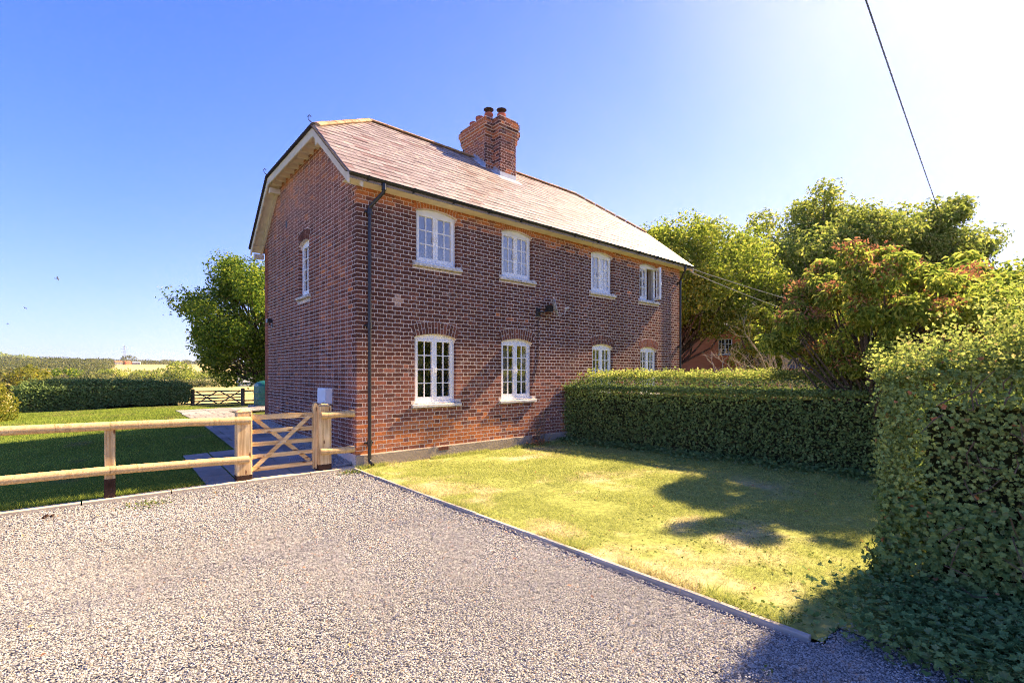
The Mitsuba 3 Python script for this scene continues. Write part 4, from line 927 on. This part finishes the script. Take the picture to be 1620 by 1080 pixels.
tree('sweet_chestnut', 'second rust tinted tree behind the tall hedge at the right edge', 'tree', (8.6, -7.3), 4.1, 1.6, 'chestnut_leaf', 11000, .15, 113, 40, crown_lo=.25, leaf_fn=droopy, clump_r=.22, extra=seeds, trunk_r=.1)
t = thing('bare_shrub', 'leafless pale branching shrub left of the rust red tree', 'shrub'); mb = MB(); bx = np.array([8.6, -3.2, 0.]); sg = np.random.default_rng(17)
def branch(p, d, L, r, k):
    q = p + d * L; m = (p + q) / 2 + sg.normal(size=3) * L * .06; mb.tube([p, m, q], [r, r * .85, r * .65], 5)
    if k:
        for i in range(sg.integers(2, 4)): branch(p + (q - p) * sg.uniform(.5, 1), nrm(d + sg.normal(size=3) * .42 + [-.05, 0, .12]), L * sg.uniform(.55, .8), r * .6, k - 1)
for i in range(7): branch(bx + sg.normal(size=3) * [.1, .1, 0], nrm(np.array([sg.normal() * .45 - .15, sg.normal() * .45 + .15, 1.])), sg.uniform(.9, 1.3), .030, 5)
put('branches', mb, 'pale_twig', t, kind='stuff')

# ------------------------------------------------------------------ the red brick house and its boarded fence
t = thing('brick_house', 'plain red brick house with a blue grey roof seen between the trees', 'house')
O = np.array([31.2, 11.5, 0.]); ax = nrm(np.array([.62, -.78, 0])); ay = np.array([-ax[1], ax[0], 0]); HM = np.eye(4); HM[:3, 0] = ax; HM[:3, 1] = ay * 1; HM[:3, 2] = (0, 0, 1); HM[:3, 3] = O
if ay @ (O - CAM) < 0: HM[:3, 1] = -ay
flip = np.linalg.det(HM[:3, :3]) < 0
wl = shapely.box(-2, -.4, 8.6, 5.2); ws = [(2.35, 2.95, 3.35), (2.35, .55, 3.35), (6.3, .55, 7.2)]
ops = [(2.3, 3.3, 3.05, 4.25), (2.3, 3.3, .45, 1.75), (6.2, 7.1, .45, 1.75)]
for a, b, c, d in ops: wl = wl.difference(shapely.box(a, c, b, d))
put('wall', MB().prism(wl, 0, .3, 'xzy', M=HM).box(-2, 8.6, .302, 6.5, -.4, 5.2, M=HM), 'red_brick', t)
for a, b, c, d in ops:
    wn = hold('window', t); mb = MB().prism(shapely.box(a, c, b, d).difference(shapely.box(a + .07, c + .07, (a + b) / 2 - .03, d - .07)).difference(shapely.box((a + b) / 2 + .03, c + .07, b - .07, d - .07)), .08, .14, 'xzy', M=HM)
    for x in ((a * 3 + b) / 4, (a + 3 * b) / 4): mb.box(x - .015, x + .015, .09, .12, c + .07, d - .07, M=HM)
    for z in (c + (d - c) / 3, c + 2 * (d - c) / 3): mb.box(a + .07, b - .07, .092, .118, z - .015, z + .015, M=HM)
    put('frame', mb, 'white_paint', wn); put('pane', MB().box(a + .05, b - .05, .2, .21, c, d, M=HM), 'black_plastic', wn); put('sill', MB().box(a - .06, b + .06, -.05, .08, c - .07, c - .002, M=HM), 'far_grey', wn)
rp = [(-2.4, -.4, 5.15), (9.0, -.4, 5.15), (9.0, 3.3, 8.0), (-2.4, 3.3, 8.0)]
mb = MB(); tmp = slab3(MB(), rp, -.2).mesh()[0]; mb.add(tmp[0] @ HM[:3, :3].T + HM[:3, 3], tmp[1]); tmp = slab3(MB(), [(-2.4, 7.0, 5.15), (-2.4, 3.3, 8.0), (9., 3.3, 8.0), (9., 7.0, 5.15)], -.2).mesh()[0]; mb.add(tmp[0] @ HM[:3, :3].T + HM[:3, 3], tmp[1])
put('roof', mb, 'blue_slate', t)
t = thing('outbuilding', 'small outbuilding with a blue slate roof partly hidden by the bare shrub', 'outbuilding')
HM2 = HM.copy(); HM2[:3, 3] = (26.8, 2.8, 0); put('wall', MB().box(0, 4, 0, 3, -.3, 2.0, M=HM2), 'red_brick', t)
tmp = slab3(MB(), [(-.3, -.3, 2.0), (4.3, -.3, 2.0), (4.3, 1.5, 4.2), (-.3, 1.5, 4.2)], -.12).mesh()[0]; mb = MB().add(tmp[0] @ HM2[:3, :3].T + HM2[:3, 3], tmp[1]); tmp = slab3(MB(), [(-.3, 3.3, 2.0), (-.3, 1.5, 4.2), (4.3, 1.5, 4.2), (4.3, 3.3, 2.0)], -.12).mesh()[0]; put('roof', mb.add(tmp[0] @ HM2[:3, :3].T + HM2[:3, 3], tmp[1]), 'blue_slate', t)
t = thing('board_fence', 'pale vertical board fence behind the front garden hedge', 'fence')
for i in range(14): put('board', MB().bar((14.0 + i * .11, -1.6 - i * .09, -.1), (14.0 + i * .11, -1.6 - i * .09, 1.72 + hr.uniform(-.02, .02)), .13, .02, up=(.63, .77, 0), uv=(1., hr.random())), 'pine', t)

# ------------------------------------------------------------------ wires
pole = np.array([33.5, -3.0, 0.]); ptop = pole + [0, 0, 10.9]
t = thing('utility_pole', 'wooden utility pole hidden in the crown of the tallest oak', 'utility pole')
put('pole', MB().tube([pole - [0, 0, .5], ptop], [.15, .10], 10), 'bark', t); put('crossarm', MB().bar(ptop - [.5, -.3, .3], ptop + [.5, -.3, -.3], .09, .1), 'old_wood', t)
def wire(a, b, sag, r, name, label):
    u = np.linspace(0, 1, 40)[:, None]; P = np.asarray(a) + (np.asarray(b) - np.asarray(a)) * u; P[:, 2] -= sag * 4 * (u * (1 - u))[:, 0]
    t = thing('overhead_wire', label, 'wire'); put(name, MB().tube(P, r, 6), 'black_plastic' if r > .011 else 'far_grey', t)
far = ptop - [0, 0, .3]; n0 = np.array([11.06, -4.70, 10.86]); dd = n0 - far
wire(far + dd * 1.6, far, .12, .019, 'cable', 'thick dark overhead cable crossing the sky at upper right')
wire((10.52, -.3, 4.86), pole + [.0, .0, 4.0], .3, .008, 'cable', 'upper of two thin wires from the cottage eaves to the right')
wire((10.55, -.25, 4.78), pole + [.0, .0, 3.4], .55, .008, 'cable', 'lower of two thin wires from the cottage eaves to the right')

# ------------------------------------------------------------------ far valley
fg = np.random.default_rng(77)
def far_tree_pts(x, y, h, w, rg, k=150):
    z = float(ground_z(x, y)); P, N = blob_points(k, (x, y, z + h * .54), (w, w, h * .50), rg, .4, int(rg.integers(999)), .6); return P, N
def far_tree(label, x, y, h, w, mat='far_leaf', k=420, name='field_tree', group=None):
    rg = np.random.default_rng(int(abs(x) * 7 + y)); t = thing(name, label, 'tree', group); P, N = far_tree_pts(x, y, h, w, rg, k)
    z = float(ground_z(x, y)); put('trunk', MB().tube([(x, y, z - .3), (x, y, z + h * .5)], [w * .08, w * .04], 6), 'bark', t); put('crown', MB().add(*leaves(P, nrm(N + [0, 0, .4]), w * .17, rg, .8, .8)), mat, t, kind='stuff')
def mass(name, label, spots, mat, cat, k=200, leaf=.22):
    mb = MB()
    for x, y, h, w in spots:
        P, N = far_tree_pts(x, y, h, w, fg, k); mb.add(*leaves(P, nrm(N + [0, 0, .4]), w * leaf, fg, .85, .8)); z = float(ground_z(x, y))
    put(name, mb, mat, kind='stuff', label=label, category=cat)
def along(x0, y0, x1, y1, n, h, w, jy=3):
    u = np.linspace(0, 1, n) + fg.normal(size=n) * .3 / n; return [(x0 + (x1 - x0) * a, y0 + (y1 - y0) * a + fg.normal() * jy, h * fg.uniform(.6, 1.3), w * fg.uniform(.7, 1.3)) for a in u]
far_tree('rounded grey green tree standing alone beyond the field gate', 25.5, 255, 10.5, 6.3, 'dusty_leaf', 900)
far_tree('small dark bush left of the rounded field tree', 8.6, 262, 5.5, 3.6, 'far_leaf', 300, 'field_bush')
far_tree('pair topped tree on the skyline left of the pale field', 42, 1085, 14, 11, 'far_leaf', 500)
far_tree('pale willow in the valley above the back hedge', 3.5, 330, 7.2, 6.5, 'dusty_leaf', 700)
far_tree('dark tree in the valley above the left part of the back hedge', -10.5, 190, 6.0, 4.6, 'oak_leaf', 700)
far_tree('yellow flowering tree above the left end of the back hedge', -13.2, 128, 5.2, 3.4, 'yellow_leaf', 700)
far_tree('green rounded tree between the bush and the yellow tree', -16.6, 132, 4.9, 3.8, 'far_leaf', 600)
mass('hedgerow', 'hedgerow closing the near pale field below the rounded tree', along(-2, 226, 40, 232, 26, 2.6, 2.6), 'far_leaf', 'hedgerow')
mass('hedgerow', 'row of trees between the two golden fields', along(14, 400, 75, 420, 26, 5.5, 5, 6), 'dusty_leaf', 'trees')
mass('hedgerow', 'trees along the skyline ridge above the upper golden field', along(-10, 1020, 210, 1040, 60, 6.5, 7, 22), 'far_leaf', 'trees')
mass('hedgerow', 'scrub along the valley bottom behind the back hedge', along(-22, 150, 6, 300, 40, 3.4, 4.2, 18), 'far_leaf', 'scrub')
sp = []
for i in range(560):
    y = 150 + 1000 * fg.random() ** 1.3; edge = .017 * (y + 8) - 5 + 4 * math.sin(y * .02); x = edge - fg.random() ** 1.2 * (20 + .16 * y); sp.append((x, y, fg.uniform(4.2, 7.2) * np.clip(.38 + y / 800, .45, 1.25), fg.uniform(3.5, 6.5) * (1 + y / 1500)))
mass('woodland', 'far woodland filling the left side of the valley', sp, 'far_leaf', 'woodland', 150, .2)
mass('woodland', 'bluish woods on the farthest ridge at the left', [(fg.uniform(-620, -60), fg.uniform(1750, 2200), fg.uniform(11, 18), fg.uniform(14, 24)) for i in range(200)], 'dusty_leaf', 'woodland', 70)
def shed(label, x, y, L, W, h, name='farm_building', wallm='far_white', roofm='far_grey', rot=.1):
    t = thing(name, label, 'building'); z = float(ground_z(x, y)); M = np.eye(4); c, s = math.cos(rot), math.sin(rot); M[:2, :2] = [[c, -s], [s, c]]; M[:3, 3] = (x, y, z)
    put('wall', MB().box(-L / 2, L / 2, -W / 2, W / 2, -1, h, M=M), wallm, t); put('roof', MB().prism(Polygon([(-W / 2 - .3, h - .1), (W / 2 + .3, h - .1), (0, h + W * .32)]), -L / 2 - .3, L / 2 + .3, 'yzx', M=M), roofm, t)
    mb = MB()
    for k in range(3): mb.box(-L / 2 + L * (k + .6) / 3.4, -L / 2 + L * (k + .6) / 3.4 + L * .09, -W / 2 - .05, -W / 2 + .1, h * .35, h * .7, M=M)
    put('window', mb, 'black_plastic', t)
shed('long pale roofed shed among the far woods at the left', -33, 420, 26, 9, 2.6, roofm='far_white'); shed('low white shed in the field right of the rounded tree', 50, 236, 10, 6, 1.9, roofm='far_grey')
shed('red roofed farmhouse on the ridge, leftmost of the far houses', 25, 985, 9, 7, 3.6, 'farmhouse', 'far_white', 'red_brick'); shed('second far house on the ridge with a red roof', 36, 990, 8, 7, 3.6, 'farmhouse', 'red_brick', 'red_brick', .5); shed('pale far house on the ridge, rightmost of the three', 48, 992, 10, 6, 3.2, 'farmhouse', 'far_white', 'far_grey', -.2)
t = thing('electricity_pylon', 'tiny lattice pylon on the skyline', 'pylon'); px_, py_ = 39.5, 1181.5; pz = float(ground_z(px_, py_)); mb = MB()
for sx in (-1, 1):
    for sy in (-1, 1): mb.bar((px_ + sx * 2.6, py_ + sy * 2.6, pz), (px_ + sx * .4, py_ + sy * .4, pz + 34), .35, .35)
for k in range(8): r = 2.6 - 2.2 * k / 8; r2 = 2.6 - 2.2 * (k + 1) / 8; mb.bar((px_ - r, py_ - r, pz + k * 4.2), (px_ + r2, py_ - r2, pz + k * 4.2 + 4.2), .2, .2).bar((px_ + r, py_ - r, pz + k * 4.2), (px_ - r2, py_ - r2, pz + k * 4.2 + 4.2), .2, .2)
put('tower', mb, 'steel', t)
mb = MB()
for z, w in ((22, 5), (27, 6.5), (32, 4.5)): mb.bar((px_ - w, py_, pz + z), (px_ + w, py_, pz + z), .3, .3)
put('crossarm', mb, 'steel', t)

lt = np.random.default_rng(55); mb = MB()
for i in range(16):
    x, y, h = 5 + i * 2.6, -16 - lt.random() * 3, lt.uniform(4.5, 7.5); P, N = blob_points(1500, (x, y, h * .52), (2.3, 2.0, h * .52), lt, .45, i, .55); mb.add(*leaves(P, nrm(N + [0, 0, .4]), .3, lt, .7, .8))
put('treeline', mb, 'tree_leaf', kind='stuff', label='trees across the lane, mirrored in the ground floor windows', category='trees')

# ------------------------------------------------------------------ small things
def bird(label, x, y, z, size, heading, bank):
    c = np.array([x, y, z]); t = thing('bird', label, 'bird', 'birds flying over the valley')
    f = np.array([math.cos(heading), math.sin(heading), 0.]); s = np.array([-f[1], f[0], 0]); s = s * math.cos(bank) + np.array([0, 0, 1]) * math.sin(bank); u = np.cross(f, s)
    V, F = [], []; L = [(-.5, .02), (-.42, .07), (-.15, .13), (.1, .15), (.28, .11), (.38, .10), (.46, .06), (.55, .01)]; n = 8
    for a, r in L:
        for i in range(n): V.append(c + size * (f * a + r * (s * math.cos(i * 2 * math.pi / n) + u * math.sin(i * 2 * math.pi / n))))
    F = [(k * n + i, k * n + (i + 1) % n, (k + 1) * n + (i + 1) % n, (k + 1) * n + i) for k in range(len(L) - 1) for i in range(n)]
    mb = MB().add(V, F)
    for q in (-1, 1):
        W = [(.2, .06, .03), (.26, .45, .22), (.05, 1.05, .12), (-.12, .5, .2), (-.16, .06, .03)]; wv = [c + size * (f * a + s * q * b + u * h) for a, b, h in W]
        mb.add(wv + [p - u * size * .025 for p in wv], [(0, 1, 3), (1, 2, 3), (0, 3, 4), (5, 8, 6), (6, 8, 7), (5, 9, 8), (0, 5, 6), (0, 6, 1), (1, 6, 7), (1, 7, 2), (2, 7, 8), (2, 8, 3), (3, 8, 9), (3, 9, 4)])
    mb.add([c + size * (f * -.45 + s * .03), c + size * (f * -.45 - s * .03), c + size * (f * -.8 - s * .14), c + size * (f * -.8 + s * .14)], [(0, 1, 2), (0, 2, 3), (0, 2, 1), (0, 3, 2)])
    put('body', mb, 'black_plastic', t)
bird('dark swallow in the sky at left, largest of the birds', -4.7, 22.0, 5.9, .14, .4, .9); bird('grey bird at left below the large one', -6.9, 37.1, 5.9, .15, 2.4, .5)
bird('small bird lowest at the left edge', -8.6, 46.6, 5.5, .15, .2, .2); bird('faint bird left of the oak', 1.4, 47.2, 7.0, .16, .1, .1); bird('tiny bird high at the left edge', -9.6, 56.7, 22.3, .1, 1.5, .3)
t = thing('leaf_litter', 'small brown clod lying on the gravel near the fence', 'clod'); V, F, U = stones(np.array([[-3.82, -.5, .02], [-3.78, -.5, .02], [-3.85, -.52, .015]]), .03, hr); put('clod', MB().add(V, F, U), 'dark_wood', t)
t = thing('dried_plant', 'dry stalks leaning against the cottage plinth by the hedge', 'plant'); mb = MB()
for i in range(16):
    x = 4.25 + hr.normal() * .12; mb.tube([(x, -.07, -.02), (x + hr.normal() * .06, -.09, .3), (x + .1 + hr.normal() * .22, -.08 + hr.normal() * .03, .5 + .35 * hr.random())], [.006, .004, .002], 5)
put('stalk', mb, 'old_wood', t); P = np.array([4.2, -.14, .05]) + hr.normal(size=(120, 3)) * [.16, .05, .06]; P[:, 2] = np.abs(P[:, 2]); put('leaf', MB().add(*leaves(P, np.tile([0, 0, 1.], (120, 1)), .07, hr, .4, .8)), 'seed_head', t, kind='stuff')
# dark chippings banked against the gable foot
n = 9000; y = hr.uniform(.2, 7., n); x = -np.abs(hr.normal(size=n)) * .12; P = np.stack([x, y, ground_z(x, y) + .02 + np.clip(.16 + x * .7, 0, 1) * .8 * hr.random(n) * np.clip((y) / 2, .3, 1)], -1)
put('chippings', MB().add(*stones(P, .022, hr)), 'gravel', kind='stuff', label='dark stones banked along the foot of the gable wall', category='stones')

# ------------------------------------------------------------------ the air of the valley
scene['air'] = {'type': 'homogeneous', 'albedo': rgb(.95, .95, .95), 'sigma_t': .0001, 'phase': {'type': 'hg', 'g': .55}}
scene['haze'] = {'type': 'cube', 'to_world': T().translate([0, 1780, 45]).scale([3020, 2300, 53]), 'bsdf': {'type': 'null'}, 'interior': {'type': 'ref', 'id': 'air'}}
labels['haze'] = {'label': 'thin summer haze over the valley', 'kind': 'stuff', 'category': 'haze'}
scene['camera']['medium'] = {'type': 'ref', 'id': 'air'}
